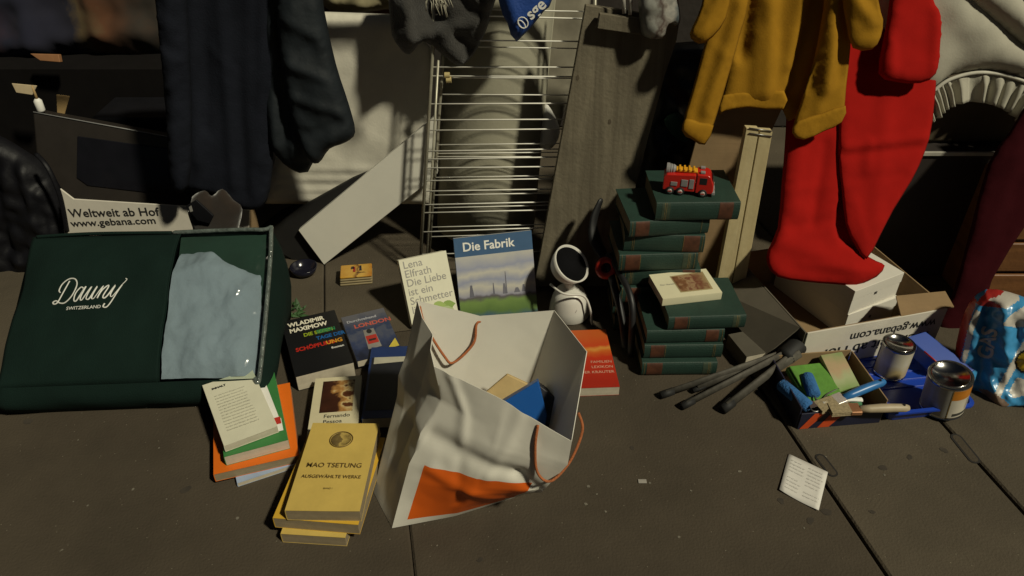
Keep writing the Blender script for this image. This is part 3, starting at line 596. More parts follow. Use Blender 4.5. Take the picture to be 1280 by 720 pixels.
# --- Die Fabrik
BLUEC = mat('steel_blue_cover', (.055, .115, .22), .35, .08, 20)
r, w, h, t = leaning('paperback', (577,403), (672,391), .203, math.radians(24), .012, BLUEC, 'blue paperback titled Die Fabrik with a landscape photograph, standing upright')
LAND = picture('landscape_print', [(0, (.05,.10,.16)), (.10, (.10,.17,.05)), (.26, (.16,.25,.07)), (.33, (.10,.09,.10)), (.37, (.30,.30,.36)), (.50, (.50,.48,.42)), (.60, (.28,.30,.40)), (.72, (.52,.50,.44)), (.82, (.30,.32,.42)), (1, (.48,.47,.44))], 'Y', -h*.5, h*.26, 26, .22, .35)
flat('photo_print', [(-w*.5,-h*.5),(w*.5,-h*.5),(w*.5,h*.27),(-w*.5,h*.27)], LAND, r, t+.0004)
TW = mat('tower_print', (.13,.13,.16), .5)
for x, wd, hh in ((.02,.004,.055),(-.012,.005,.03),(.04,.016,.012),(.060,.01,.018),(.012,.010,.026),(-.07,.012,.03)): flat('chimney_print', [(x,-h*.23),(x+wd,-h*.23),(x+wd*.7,-h*.23+hh),(x+wd*.3,-h*.23+hh)], TW, r, t+.0006)
text(r, 'Die Fabrik', -w*.40, h*.335, .030, WHITE, t+.0006, bold=.018)
# --- Wladimir Maximow
BLKC = mat('black_cover', (.009, .009, .010), .35, .1, 30)
r, w, h, t = lying('paperback', [(350,402),(418,388),(442,452),(371,472)], .042, .040, BLKC, 'thick black paperback with rainbow lettering, lying beside the London guide', hard=False, pages=PAGE)
for s, y, sz, col, x in (('WLADIMIR', .36, .0215, (.72,.68,.55), -.40), ('MAXIMOW', .25, .0215, (.72,.68,.55), -.40), ('DIE SIEBEN', .13, .0175, (.28,.36,.02), -.18), ('TAGE DER', .02, .0175, (.01,.11,.34), .02), ('SCHÖPFUNG', -.10, .0185, (.50,.02,.01), -.38)):
    text(r, s, x*w, y*h, sz, mat('ink_'+s[:3], col, .5), t+.0005, bold=.035, sx=.80)
text(r, 'UNG', .16*w, -.10*h, .0185, mat('ink_orange', (.62,.28,.02), .5), t+.0009, bold=.035, sx=.9)
text(r, 'SIEBEN', .06*w, .13*h, .0175, mat('ink_green', (.02,.22,.08), .5), t+.0009, bold=.035, sx=.80)
text(r, 'Roman', .22*w, -.19*h, .010, WHITE, t+.0005, bold=.02)
# --- London guide
LON = picture('london_print', [(0, (.010,.014,.035)), (.35, (.03,.045,.11)), (.5, (.07,.08,.12)), (.62, (.02,.035,.09)), (1, (.10,.10,.12))], 'Y', -.08, .08, 40, .7, .3)
r, w, h, t = lying('guidebook', [(426,396),(479,386),(503,436),(447,453)], .030, .018, LON, 'dark blue London guidebook with a red bus, lying beside the black paperback')
text(r, 'Durchgehend', -w*.42, h*.33, .013, mat('ink_pale', (.42,.42,.46), .5), t+.0005, bold=.02)
text(r, 'LONDON', -w*.30, h*.18, .020, mat('ink_red', (.50,.10,.07), .5), t+.0005, bold=.03)
flat('door_print', [(-w*.18,-h*.32),(w*.12,-h*.32),(w*.10,h*.10),(-w*.14,h*.10)], mat('stone_print', (.24,.22,.20), .5), r, t+.0006)
flat('bus_print', [(-w*.14,-h*.22),(w*.10,-h*.22),(w*.10,-h*.04),(-w*.14,-h*.04)], mat('bus_red', (.42,.03,.02), .5), r, t+.0008)
flat('bus_print', [(-w*.10,-h*.16),(w*.06,-h*.16),(w*.06,-h*.12),(-w*.10,-h*.12)], BLACKP, r, t+.001)
flat('arch_print', [(w*.03*math.cos(q*.5236)*2-.02*w, h*.05+h*.05*math.sin(q*.5236)) for q in range(12)], BLACKP, r, t+.001)
flat('corner_print', [(w*.22,-h*.40),(w*.48,-h*.40),(w*.46,-h*.22)], mat('ink_yellow', (.55,.44,.06), .5), r, t+.0008)
# --- navy book half in the bag's shadow, that shade also painted on as a near-black panel
NAVYC = mat('navy_cover', (.013, .032, .12), .4, .1)
r, w, h, t = lying('paperback', [(457,434),(514,433),(520,520),(460,524)], .040, .028, NAVYC, 'navy blue paperback lying in the shadow of the paper bag')
flat('panel_print', [(-w*.45,h*.34),(w*.45,h*.34),(w*.45,-h*.40),(-w*.45,-h*.40)], mat('ink_midnight', (.012,.013,.018), .5), r, t+.0004)
flat('panel_print', [(-w*.40,h*.24),(w*.40,h*.27),(w*.40,h*.34),(-w*.40,h*.34)], mat('ink_stone', (.40,.38,.30), .5), r, t+.0006)
# --- cream book with a dark painting
CREAM = mat('cream_cover', (.60, .54, .36), .5, .06)
r, w, h, t = lying('paperback', [(381,474),(442,470),(458,541),(398,546)], .036, .034, CREAM, 'cream paperback with a dark painting on its cover, behind the yellow books')
PAINT = picture('dark_painting', [(0, (.02,.008,.005)), (.45, (.05,.016,.008)), (.58, (.40,.20,.06)), (.66, (.55,.42,.20)), (.72, (.10,.03,.01)), (1, (.015,.008,.006))], 'X', -.06, .06, 38, .9, .35)
flat('painting_print', [(-w*.32,h*.43),(w*.36,h*.43),(w*.36,-h*.12),(-w*.32,-h*.12)], PAINT, r, t+.0005)
for i, s in enumerate(['Fernando', 'Pessoa', 'Roman']): text(r, s, -w*.22, -h*.21-i*h*.09, .014, BLACKP, t+.0005, bold=.01)
# --- pile on the left
r, w, h, t = lying('magazine', [(280,505),(362,488),(366,577),(292,610)], .010, .010, mat('pale_blue_cover', (.34,.42,.58), .5), 'pale blue booklet at the bottom of the pile under the orange book')
ORG = mat('orange_cover', (.70, .145, .008), .5, .06)
r, w, h, t = lying('paperback', [(263,497),(365,479),(370,568),(271,594)], .030, .020, ORG, 'orange paperback between the pale blue booklet and the green book', pages=PAGE_OLD)
GRN = mat('grass_green_cover', (.045, .20, .055), .45, .08)
r, w, h, t = lying('paperback', [(266,477),(341,462),(361,548),(284,572)], .054, .024, GRN, 'green paperback with a white price sticker, lying on the orange book', curl=.002)
flat('sticker', [(w*.05,h*.36),(w*.30,h*.40),(w*.46,-h*.34),(w*.10,-h*.34)], WHITE, r, t+.0024)
flat('sticker', [(-w*.02,-h*.22),(w*.46,-h*.22),(w*.46,-h*.38),(-w*.02,-h*.38)], WHITE, r, t+.0030)
flat('sticker', [(w*.30,-h*.20),(w*.45,-h*.20),(w*.45,-h*.29),(w*.30,-h*.29)], mat('bus_red', ()), r, t+.0034)
text(r, 'Aktion', w*.0, -h*.33, .009, BLACKP, t+.0034, bold=.02)
r, w, h, t = lying('paperback', [(250,483),(314,461),(348,533),(283,556)], .072, .016, IVORY, 'ivory paperback lying face down on top of the green book', curl=.002, seed=4)
text(r, 'INHALT', -w*.36, h*.36, .008, BLACKP, t+.0023, bold=.03)
rngt = random.Random(5)
WORDS = 'eine kleine Geschichte von den Dingen die wir auf der Strasse finden und behalten'.split()
for i in range(13):
    s = ' '.join(rngt.choice(WORDS) for _ in range(6))[:30]; text(r, s, -w*.36, h*.24-i*h*.047, .0048, mat('faint_print', (.42,.40,.32), .7), t+.0024)
# --- three yellow volumes
YEL = mat('yellow_cover', (.56, .40, .10), .55, .09, 16); YEL2 = mat('deep_yellow_cover', (.60, .36, .035), .5, .08)
lying('paperback', [(376,556),(457,560),(440,673),(369,668)], .024, .024, YEL, 'buff yellow paperback at the bottom of the yellow pile', pages=PAGE_OLD, cat='book')
lying('paperback', [(372,540),(470,546),(461,658),(357,648)], .050, .026, YEL2, 'deep yellow paperback in the middle of the yellow pile', pages=PAGE_OLD, curl=.001)
r, w, h, t = lying('paperback', [(383,527),(466,531),(459,638),(365,640)], .076, .026, YEL, 'buff yellow volume by Mao Tsetung on top of the yellow pile', pages=PAGE_OLD, curl=.002, seed=2)
INK = mat('brown_ink', (.12, .075, .02), .6)
text(r, 'MAO TSETUNG', 0, -h*.04, .0150, INK, t+.0024, bold=.006, align='CENTER', sx=.98); text(r, 'AUSGEWÄHLTE WERKE', 0, -h*.16, .0105, INK, t+.0024, bold=.006, align='CENTER', sx=.96); text(r, 'BAND I', 0, -h*.28, .005, INK, t+.0024, align='CENTER')
tube('medallion', [(.0215*math.cos(q*.2618), h*.29+.0195*math.sin(q*.2618), t+.002) for q in range(24)], .0009, INK, r, 6, True)
flat('medallion_print', [(.019*math.cos(q*.2618), h*.29+.0172*math.sin(q*.2618)) for q in range(24)], picture('medallion', [(0, (.10,.065,.02)), (.45, (.16,.11,.035)), (.55, (.46,.33,.09)), (1, (.12,.08,.02))], 'X', -.02, .02, 90, 1.2, .6), r, t+.0022)
# --- red book right of the bag
REDC = picture('red_cover', [(0, (.34,.02,.01)), (.5, (.48,.035,.012)), (.62, (.55,.12,.02)), (.70, (.62,.26,.05)), (.78, (.52,.06,.015)), (1, (.50,.10,.02))], 'Y', -.08, .08, 26, .25, .35)
r, w, h, t = lying('paperback', [(706,413),(756,412),(776,483),(716,486)], .024, .024, REDC, 'red orange paperback lying to the right of the paper bag')
for i, s in enumerate(['FAMILIEN', 'LEXIKON', 'DER KRÄUTER']): text(r, s, w*.46, -h*.10-i*h*.085, .0115, mat('ink_rose', (.62,.35,.25), .5), t+.0005, align='RIGHT')
# --- green leather bound volumes: two stacks
GL = mat('green_cloth_boards', (.0115, .036, .026), .65, .16, 30, .25, 400); TANP = mat('brown_page_edges', (.21, .165, .095), .9, .2, 50, wave=((4, 4, 700), (.11,.08,.045), .6))
RLAB = mat('rust_spine_label', (.075, .026, .012), .6, .4, 60)
GOLDW = mat('worn_gold', (.20, .14, .05), .5, .4, 200, metal=.3)
def volume(xl, xr, yf, yb, ztop, t, label, rot=0, flip=False, depth=None):
    """front top edge from (xl,yf) to (xr,yb) in the picture at height ztop; spine towards the street"""
    A, B = G(xl, yf, ztop), G(xr, yb, ztop); ex = (B-A).normalized(); ey = Vector((0,0,1)).cross(ex); w = (B-A).length; h = depth or .135
    M = axes((A+B)/2+ey*(h/2)-Vector((0,0,t)), ex, ey, Vector((0,0,1)))
    r = empty('bound_volume', M, label=label, cat='book', group='green bound volumes'); book_parts(r, w, h, t, GL, TANP, 'bottom', True)
    K = 10
    def band(name, x0, x1, m, off):
        V, F = [], []
        for k in range(K+1):
            th = -1.35+2.7*k/K; zz = t/2+(t/2)*math.sin(th); oo = .005*math.cos(th)+off
            V += [(x0, -h/2-oo, zz), (x1, -h/2-oo, zz)]
        for k in range(K): F.append((2*k, 2*k+1, 2*k+3, 2*k+2))
        mk(name, V, F, m, r, smooth=True)
    s = -1 if flip else 1
    vr = random.Random(int(z*1e4) if False else int(ztop*9973)); j_ = vr.uniform(-.02, .02); lab = sorted((s*w*(.25+j_), s*w*(.43+vr.uniform(-.015,.015)))); band('spine_label', lab[0], lab[1], RLAB, .0005)
    for x in [v_ for v_ in (.47, .235, -.38, -.40, -.46) if vr.random() > .35]: band('gold_line', s*x*w, s*x*w+.0009, GOLDW, .0007)
    if vr.random() > .4: band('spine_patch', *sorted((-s*w*.43, -s*w*(.33+j_))), mat('spine_faded', (.035,.055,.034), .7, .4, 80), .0004)
    return r
FS = [(803,897,453,452,.038,.036,True),(806,904,431,430,.076,.037,True),(809,906,413,411,.112,.035,False)]
L1 = ['bottom volume of the short front stack of green bound books', 'second volume up in the short front stack of green bound books', 'third volume up in the short front stack of green bound books']
for (xl,xr,ya,yb,z,t,fl),lb in zip(FS, L1): volume(xl,xr,ya,yb,z,t,lb,flip=fl)
v4 = volume(836,933,396,393,.148,.035,'green bound volume carrying the small cream book, top of the front stack', flip=True, depth=.14)
ORD = ['bottom','second','third','fourth','fifth','sixth','seventh']
tt = [.042,.044,.043,.046,.044,.045,.040]; z = 0
for i, t in enumerate(tt):
    z += t; jit = [0, -.006, .004, .008, -.004, .006, .012][i]; A = P(812, 300, 1.47); x0 = .245+jit; x1 = x0+.178
    ry = [.02,-.03,.04,-.02,.05,-.04,.10][i]
    cx, cy = (x0+x1)/2, 1.435+[0,.004,-.004,.002,-.002,.006,.004][i]
    ex = Vector((math.cos(ry), math.sin(ry), 0)); A = Vector((cx, cy, z))-ex*.089; B = Vector((cx, cy, z))+ex*.089
    def topx(p):
        v = p-CP; Z = v.dot(FW); return 640+FPX*v.x/Z, 360-FPX*v.dot(UP)/Z
    volume(*[topx(A)[0], topx(B)[0], topx(A)[1], topx(B)[1]], z, t-.0005, ('%s volume up in the tall rear stack of green bound books' % ORD[i]) if i else 'bottom volume of the tall rear stack of green bound books', flip=(i % 2 == 0), depth=.15)
A, B = G(821,253,z+.045), G(926,252,z+.045)
vtop = volume(821,926,253,252,z+.045,.044,'green bound volume carrying the toy fire engine, top of the rear stack', depth=.15); ZT = z+.045
# small cream book
r, w, h, t = lying('paperback', [(811,342),(884,337),(901,364),(829,375)], .168, .0195, mat('cream_white_cover', (.70,.66,.46), .5, .05), 'small cream paperback with brown picture lying on a green bound volume', spine='bottom')
flat('picture_print', [(-w*.16,h*.30),(w*.38,h*.36),(w*.36,-h*.30),(-w*.14,-h*.30)], picture('brown_scene', [(0, (.05,.02,.012)), (.4, (.20,.09,.04)), (.55, (.34,.22,.12)), (.7, (.16,.05,.03)), (1, (.30,.20,.10))], 'X', -.05, .05, 70, 1., .4), r, t+.0005)
flat('picture_frame_print', [(-w*.18,h*.34),(w*.41,h*.40),(w*.39,-h*.34),(-w*.16,-h*.34)], mat('frame_print', (.34,.26,.13), .5), r, t+.0003)
text(r, 'Der Garten', -w*.42, 0, .007, GREYP, t+.0005)

# ================================================================== toy fire engine
TR = mat('toy_red', (.50, .018, .012), .25, .06, coat=.4); TY = mat('toy_yellow', (.70, .34, .02), .35); TG = mat('toy_grey', (.26, .25, .25), .35); TB = mat('toy_black', (.012,.012,.013), .5); TW_ = mat('toy_chrome', (.62,.58,.55), .3, metal=.4)
c0 = (G(833, 242, ZT)+G(886, 247, ZT))/2; d0 = (G(886, 247, ZT)-G(833, 242, ZT)).normalized()
fe = empty('toy_fire_engine', axes(c0+Vector((0,.018,0)), d0, Vector((0,0,1)).cross(d0), Vector((0,0,1))), label='red toy fire engine with yellow ladder base on top of the book stack', cat='toy')
V, F = [], []
def ext(name, prof, y0, y1, m, bevel=.002):
    n = len(prof); V = [(x, y0, z) for x, z in prof]+[(x, y1, z) for x, z in prof]
    return mk(name, V, [tuple(range(n)), tuple(range(2*n-1, n-1, -1))]+[(i, (i+1) % n, (i+1) % n+n, i+n) for i in range(n)], m, fe, bevel=bevel, seg=3)
ext('body', [(-.052,.010),(.016,.010),(.016,.050),(-.046,.047),(-.052,.040)], -.019, .019, TR)
cabp = ext('cab', [(.017,.008),(.052,.008),(.056,.014),(.055,.030),(.047,.049),(.040,.053),(.017,.053)], -.020, .020, TR, .003)
ext('bumper', [(.053,.006),(.060,.006),(.060,.013),(.053,.013)], -.018, .018, TG, .001)
for s in (-1, 1):
    y = s*.0203
    for (x0, x1, z0, z1, nm, m) in ((.024,.040,.030,.046,'cab_window',TB), (-.014,.000,.022,.038,'locker',TG), (.003,.013,.018,.040,'locker',TG), (-.036,-.022,.022,.031,'locker',TG)):
        box(nm, x0, x1, min(y, y-s*.003), max(y, y-s*.003), z0, z1, m, fe, .0006)
    for x in (-.036, -.014, .034):
        Mw = Matrix.Translation((x, s*.018, .0095)) @ Matrix.Rotation(-s*math.pi/2, 4, 'X')
        wh = mk('wheel', *lathevf([(0,-.004),(.0095,-.004),(.0095,.003),(.0075,.0042),(0,.0036)], 20, Mw), TB, fe, smooth=False)
        mk('rim', *lathevf([(.0055,.0040),(.0050,.0052),(.002,.0046),(0,.0046)], 16, Mw), TW_, wh, smooth=True); box('spoke', x-.0045, x+.0045, *sorted((s*.0225, s*.0238)), .0085, .0105, mat('spoke_red', (.35,.05,.04), .4), wh, .0003)
    box('headlight', .0575, .0585, s*.013-.003, s*.013+.003, .016, .022, TW_, fe, .0005)
box('windscreen', .0505, .0525, -.016, .016, .032, .044, TB, fe, .001)
lad = box('ladder_base', -.028, .018, -.009, .009, .050, .056, TY, fe, .002)
for x in (-.022, -.012, -.002, .008): box('rung', x, x+.004, -.011, .011, .056, .0585, TY, lad, .0006)
mk('nozzle', *lathevf([(0,0),(.012,0),(.012,.006),(.010,.007),(.011,.010),(.009,.012),(.010,.015),(.007,.020),(0,.020)], 20, Matrix.Translation((-.048,0,.053)) @ Matrix.Rotation(math.pi/2, 4, 'Y')), TG, fe, smooth=False)
for s in (-1, 1): box('beacon', .024, .034, s*.012-.004, s*.012+.004, .053, .058, TG, fe, .001)

# ================================================================== duvet bag
GB = mat('bottle_green_cloth', (.0050, .0150, .0120), .9, .15, 10, .35, 420, spec=.15); GBI = mat('bottle_green_lining', (.016,.042,.030), .9)
A, B = G(-8, 487, .075), G(327, 471, .075); D_, E_ = G(28, 296, .25), G(322, 290, .25)
ex = ((B-A)+(E_-D_)).normalized(); nrm = ex.cross((D_+E_)-(A+B)).normalized(); ey = nrm.cross(ex); W = ((B-A).length+(E_-D_).length)/2; H = ((D_-A).dot(ey)+(E_-B).dot(ey))/2
lowz = .075
db = empty('duvet_bag', axes((A+B)/2-Vector((0,0,.0)), ex, ey, nrm), label='bottle green duvet bag with clear window and silver script, lying on the asphalt', cat='bag')
bpy.context.view_layer.update(); MI = db.matrix_world.inverted()
def soft(x, y): return .010*noise.noise(Vector((x*7, y*7, 2)))+.006*noise.noise(Vector((x*16, y*16, 8)))
xs = W*.115       # where the clear window begins (from the bag's middle)
NX, NY = 44, 30; V, F = [], []
def bulge(x, y): 
    u = abs(x)/(W/2); v = abs(y-H/2)/(H/2); return .022*(1-u**4)*(1-v**4)
for i in range(NX+1):
    for j in range(NY+1):
        x = -W/2+(xs+W/2)*i/NX; y = H*j/NY; V.append((x, y, bulge(x, y)+soft(x, y)*min(1, 4*min(j, NY-j)/NY)))
for i in range(NX):
    for j in range(NY): F.append((i*(NY+1)+j, (i+1)*(NY+1)+j, (i+1)*(NY+1)+j+1, i*(NY+1)+j+1))
mk('top_panel', V, F, GB, db, smooth=True, solid=.002)
# side walls and floor: loop of the outline, down to the asphalt
def rim_pt(s):   # s 0..4 round the outline
    k = int(s) % 4; f = s-int(s); c = [(-W/2, 0), (W/2, 0), (W/2, H), (-W/2, H)]; a, b = c[k], c[(k+1) % 4]
    return a[0]+(b[0]-a[0])*f, a[1]+(b[1]-a[1])*f
V, F = [], []; NS, NR = 160, 6
for i in range(NS):
    x, y = rim_pt(4*i/NS); top = Vector((x, y, soft(x, y)*.0)); wt = db.matrix_world @ top
    cx_, cy_ = x/(W/2), (y-H/2)/(H/2); out = Vector((cx_ if abs(cx_) > .99 else 0, cy_ if abs(cy_) > .99 else 0, 0)).normalized()
    ow = (db.matrix_world.to_3x3() @ out)
    for k in range(NR):
        t = k/(NR-1); p = wt.copy(); p.z = wt.z*(1-t)+.002*t
        bl = .020*math.sin(math.pi*min(1, t*1.05))*(1+.5*noise.noise(Vector((p.x*9, p.y*9, t*2)))); q = p+Vector((ow.x, ow.y, 0))*bl; V.append(MI @ q)
for i in range(NS):
    for k in range(NR-1): j = (i+1) % NS; F.append((i*NR+k, j*NR+k, j*NR+k+1, i*NR+k+1))
F.append(tuple(i*NR+NR-1 for i in range(NS)))
mk('side_wall', V, F, GB, db, smooth=True)
PVC = bpy.data.materials.new('clear_pvc'); PVC.use_nodes = True; N = PVC.node_tree.nodes; L = PVC.node_tree.links
for n_ in list(N): N.remove(n_)
o_ = N.new('ShaderNodeOutputMaterial'); t_ = N.new('ShaderNodeBsdfTransparent'); t_.inputs[0].default_value = (.80,.86,.84,1); g_ = N.new('ShaderNodeBsdfGlossy'); g_.inputs['Roughness'].default_value = .16
fr = N.new('ShaderNodeFresnel'); fr.inputs[0].default_value = 1.45; nz = N.new('ShaderNodeTexNoise'); nz.inputs['Scale'].default_value = 7; nz.inputs['Detail'].default_value = 2; nz.inputs['Distortion'].default_value = 2.5; bm_ = N.new('ShaderNodeBump'); bm_.inputs['Strength'].default_value = .7; bm_.inputs['Distance'].default_value = .02
tcx = N.new('ShaderNodeTexCoord'); L.new(tcx.outputs['Object'], nz.inputs['Vector']); L.new(nz.outputs['Fac'], bm_.inputs['Height']); L.new(bm_.outputs[0], g_.inputs['Normal'])
mx = N.new('ShaderNodeMixShader'); fm = N.new('ShaderNodeMath'); fm.operation = 'MULTIPLY'; fm.inputs[1].default_value = .75; L.new(fr.outputs[0], fm.inputs[0]); L.new(fm.outputs[0], mx.inputs[0]); L.new(t_.outputs[0], mx.inputs[1]); L.new(g_.outputs[0], mx.inputs[2]); L.new(mx.outputs[0], o_.inputs[0])
V, F = [], []
for i in range(21):
    for j in range(31):
        x = xs+(W/2-xs)*i/20; y = H*j/30; V.append((x, y, bulge(x, y)+.004*noise.noise(Vector((x*20, y*20, 5)))+.001))
for i in range(20):
    for j in range(30): F.append((i*31+j, (i+1)*31+j, (i+1)*31+j+1, i*31+j+1))
mk('clear_window', V, F, PVC, db, smooth=True)
mk('inner_lining', [(xs-.004, .002, -.036), (W/2-.002, .002, -.030), (W/2-.002, H-.002, -.012), (xs-.004, H-.002, -.012)], [(0,1,2,3)], GBI, db)
PIP = mat('clear_piping', (.10,.12,.11), .12, .5, 60, .6, 160, coat=.6)
for nm, pts in (('piping', [(xs-.02, H, .004), (W/2-.030, H+.001, .004), (W/2-.001, H-.026, .005), (W/2+.002, .015, .004), (W/2-.008, .0, .003)]), ):
    tube(nm, smoothline(pts, 14), [.0015]+[.0048]*(14*4-1)+[.0015], PIP, db, 10)
tube('piping', smoothline([(-W/2+.01, H, .002), (-W/4, H+.002, .006), (xs-.02, H, .004)], 16), .004, GB, db)
tube('seam', [(xs, H*j/30, bulge(xs, H*j/30)+soft(xs, H*j/30)*min(1, 4*min(j, 30-j)/30)+.001) for j in range(31)], .0016, GB, db)
SILV = mat('silver_embroidery', (.62, .62, .58), .5, .1)
DA = [[(.42,1.0),(.30,.55),(.16,.08),(.0,.0),(-.10,.08),(.05,.14),(.3,.02),(.58,.02),(.86,.3),(.93,.75),(.7,1.05),(.35,1.1),(.06,.9),(.0,.62),(.12,.5)],
      [(1.36,.56),(1.2,.62),(1.02,.36),(1.04,.06),(1.2,.05),(1.40,.5),(1.46,.62),(1.36,.15),(1.46,.03),(1.6,.25),(1.78,.6),(1.68,.15),(1.75,.03),(1.9,.1),(2.08,.6),(1.98,.12),(2.08,.03),(2.2,.2),(2.38,.6),(2.28,.04)],
      [(2.28,.04),(2.4,.4),(2.6,.62),(2.65,.5),(2.55,.12),(2.65,.03),(2.8,.2),(2.97,.62),(2.9,.2),(3.0,.08),(3.15,.3),(3.30,.62),(3.44,.86),(3.36,.92)], [(3.30,.62),(3.1,0),(2.9,-.35),(2.70,-.34),(2.74,-.2)]]
sc_ = .041; ox, oy = -W*.5+W*.172, H*.500
for st in DA:
    pts = smoothline([(ox+(x+.18*y)*sc_*.98, oy+y*sc_*1.25+x*sc_*.05, 0) for x, y in st], 6)
    tube('embroidery', [Vector((p.x, p.y, bulge(p.x, p.y)+soft(p.x, p.y)+.0018)) for p in pts], [.0017 if k % 13 else .0019 for k in range(len(pts))], SILV, db, 5, flat=.6)
tx, ty = ox+sc_*.75, oy-sc_*.42
text(db, 'SWITZERLAND', tx, ty, .0105, SILV, bulge(tx+.04, ty)+soft(tx+.04, ty)+.0045, bold=.01, rot=.03, sx=1.0)
# the duvet inside
DUV = mat('pale_blue_duvet', (.27, .305, .37), .95, .07, 10, .4, 90)
V, F = [], []; n = 40
def din(a, b): return noise.fractal(Vector((a*9, b*9, 3)), 1., 2., 4)
for i in range(n+1):
    for j in range(n+1):
        u, v = i/n, j/n; edge = .88-.10/(1+math.exp(-(u-.46)*26))-.16*max(0, u-.5)+.025*din(u*.25, 1)
        x = xs+.001+(W/2-.012-xs)*u*(1-.10*max(0, v-.45)); y = .008+H*.98*edge*v
        e = min(1, 5*min(u+.3, 1-u+.01, v+.3, 1-v+.005)); z = bulge(x, y)-.011+.016*din(x*1.1, y*1.1)-.5*.004*abs(din(x*3.2+5, y*2.6))-.020*(1-max(0, e)**.5); V.append((x, y, min(z, bulge(x, y)-.004)))
for i in range(n):
    for j in range(n): F.append((i*(n+1)+j, (i+1)*(n+1)+j, (i+1)*(n+1)+j+1, i*(n+1)+j+1))
me_V = [db.matrix_world @ Vector(v) for v in V]
tag(mk('duvet', me_V, F, DUV, None, smooth=True, loc=db.matrix_world @ Vector((W*.3, H*.3, -.034))), 'pale blue crumpled duvet seen through the clear window of the green bag', 'duvet')

# ================================================================== paper carrier bag
PAPER = mat('white_kraft_paper', (.66, .635, .56), .6, .05, 9, .12, 26); PIN = mat('paper_inside', (.56,.53,.46), .7, .05, 9, .1, 26); ORP = mat('orange_print', (.68, .115, .008), .5, .05)
CTRL = { # corner lines from base to rim
 'FL': [(0,(-.216,.862,.0015)),(.45,(-.178,.895,.135)),(.8,(-.118,.930,.250)),(1,(-.129,.950,.310))],
 'F1': [(0,(-.105,.888,.0015)),(.35,(-.066,.852,.110)),(.7,(-.030,.862,.210)),(1,(-.0103,.890,.2876))],
 'FR': [(0,(.005,.930,.0015)),(.12,(.012,.915,.030)),(.4,(.050,.845,.120)),(.75,(.090,.836,.200)),(1,(.095,.842,.247))],
 'RM': [(0,(-.012,.972,.0015)),(.4,(.060,.945,.12)),(1,(.127,.985,.312))],
 'BR': [(0,(-.035,1.018,.0015)),(.5,(.03,1.06,.15)),(1,(.077,1.10,.312))],
 'B1': [(0,(-.15,.985,.0015)),(.5,(-.10,1.05,.15)),(1,(-.058,1.095,.303))],
 'BL': [(0,(-.262,.944,.0015)),(.5,(-.212,1.02,.17)),(1,(-.167,1.08,.349))],
 'LM': [(0,(-.240,.905,.0015)),(.5,(-.185,.965,.16)),(1,(-.146,1.015,.325))]}
def at(c, t):
    L_ = CTRL[c]
    for (t0, a), (t1, b) in zip(L_, L_[1:]):
        if t <= t1: f = (t-t0)/(t1-t0); return Vector(a).lerp(Vector(b), f)
    return Vector(L_[-1][1])
ring = ['FL','F1','FR','RM','BR','B1','BL','LM']; SUB = 24; NT = 60; bo = Vector((-.12, .94, 0))
cb = empty('carrier_bag', loc=bo, label='large white paper carrier bag with orange print and rope handles', cat='carrier bag')
V, F, ID = [], [], []; NRG = len(ring)*SUB
for k in range(NT+1):
    t = k/NT
    for i, c in enumerate(ring):
        a, b = at(c, t), at(ring[(i+1) % len(ring)], t)
        for s in range(SUB):
            p = a.lerp(b, s/SUB); f = min(1, 5*min(t, 1.15-t))
            amp = .0026*f*(.35+.65*math.sin(math.pi*(s/SUB if i not in (0, 4) else .5)))
            d = noise.noise(Vector((p.x*12, p.z*9, p.y*6)))+.5*abs(noise.noise(Vector((p.x*22+4, p.z*18, p.y*14))))
            p = p+Vector((0, -1 if i < 2 else .3, 0))*amp*d*1.5; 
            u_ = (i+s/SUB)/2 if i < 2 else -1
            if u_ >= 0:
                for (ua, ta, ub, tb_, hh, ww) in ((.05,.62,.75,.55,-.012,.06),(.75,.55,1.,.40,-.012,.06),(.12,.98,.30,.60,.008,.05),(.55,.50,.62,.98,.006,.06),(.15,.45,.95,.18,.007,.05),(.30,.60,.45,.20,-.005,.05)):
                    dx, dy = ub-ua, tb_-ta; q_ = max(0, min(1, ((u_-ua)*dx+(t-ta)*dy)/(dx*dx+dy*dy))); dd = math.hypot(u_-ua-q_*dx, t-ta-q_*dy)
                    p = p+Vector((0, -1, .15))*hh*.6*math.exp(-(dd/ww)**2*1.6)
            elif i == 7 or i == 6: p = p+Vector((-.006, 0, 0))*max(0, 1-abs(t-.62)/.1)+Vector((.010, 0, 0))*max(0, 1-abs((s/SUB if i == 7 else 1-s/SUB)-.0)/.5)*min(1, t*2)
            V.append(p-bo)
for k in range(NT):
    for i in range(NRG):
        F.append((k*NRG+i, k*NRG+(i+1) % NRG, (k+1)*NRG+(i+1) % NRG, (k+1)*NRG+i))
        u = (i+.5)/SUB/2; t = (k+.5)/NT; ID.append(1 if (i < 2*SUB and .10 < u < .90 and .05 < t < .46) else 0)
F.append(tuple(range(NRG-1, -1, -1))); ID.append(0)
bgm = mk('paper_body', V, F, [PAPER, ORP], cb, smooth=True, idx=ID, solid=.0012)
md = bgm.modifiers.new('e', 'EDGE_SPLIT'); md.split_angle = math.radians(34)
ROPE = mat('orange_cord', (.36, .11, .035), .8, .2, 90, .4, 300)
pb0, pb1 = at('BL', .985), at('B1', .97)
tube('rope_handle', smoothline([pb0+Vector((.004,.004,0)), pb0+Vector((.012,-.012,-.035)), pb0+Vector((.045,-.03,-.095)), (pb0+pb1)/2+Vector((.008,-.035,-.088)), pb1+Vector((-.010,-.022,-.035)), pb1+Vector((-.004,-.004,-.004)), pb1+Vector((.008,.004,-.004))], 10), .0024, ROPE, cb, 8, loc=None)
o = cb.children[-1]; o.data.transform(Matrix.Translation(-bo))
fh0 = at('F1', .98).lerp(at('FR', .98), .50); fh1 = at('FR', .98).lerp(at('RM', .98), .35)
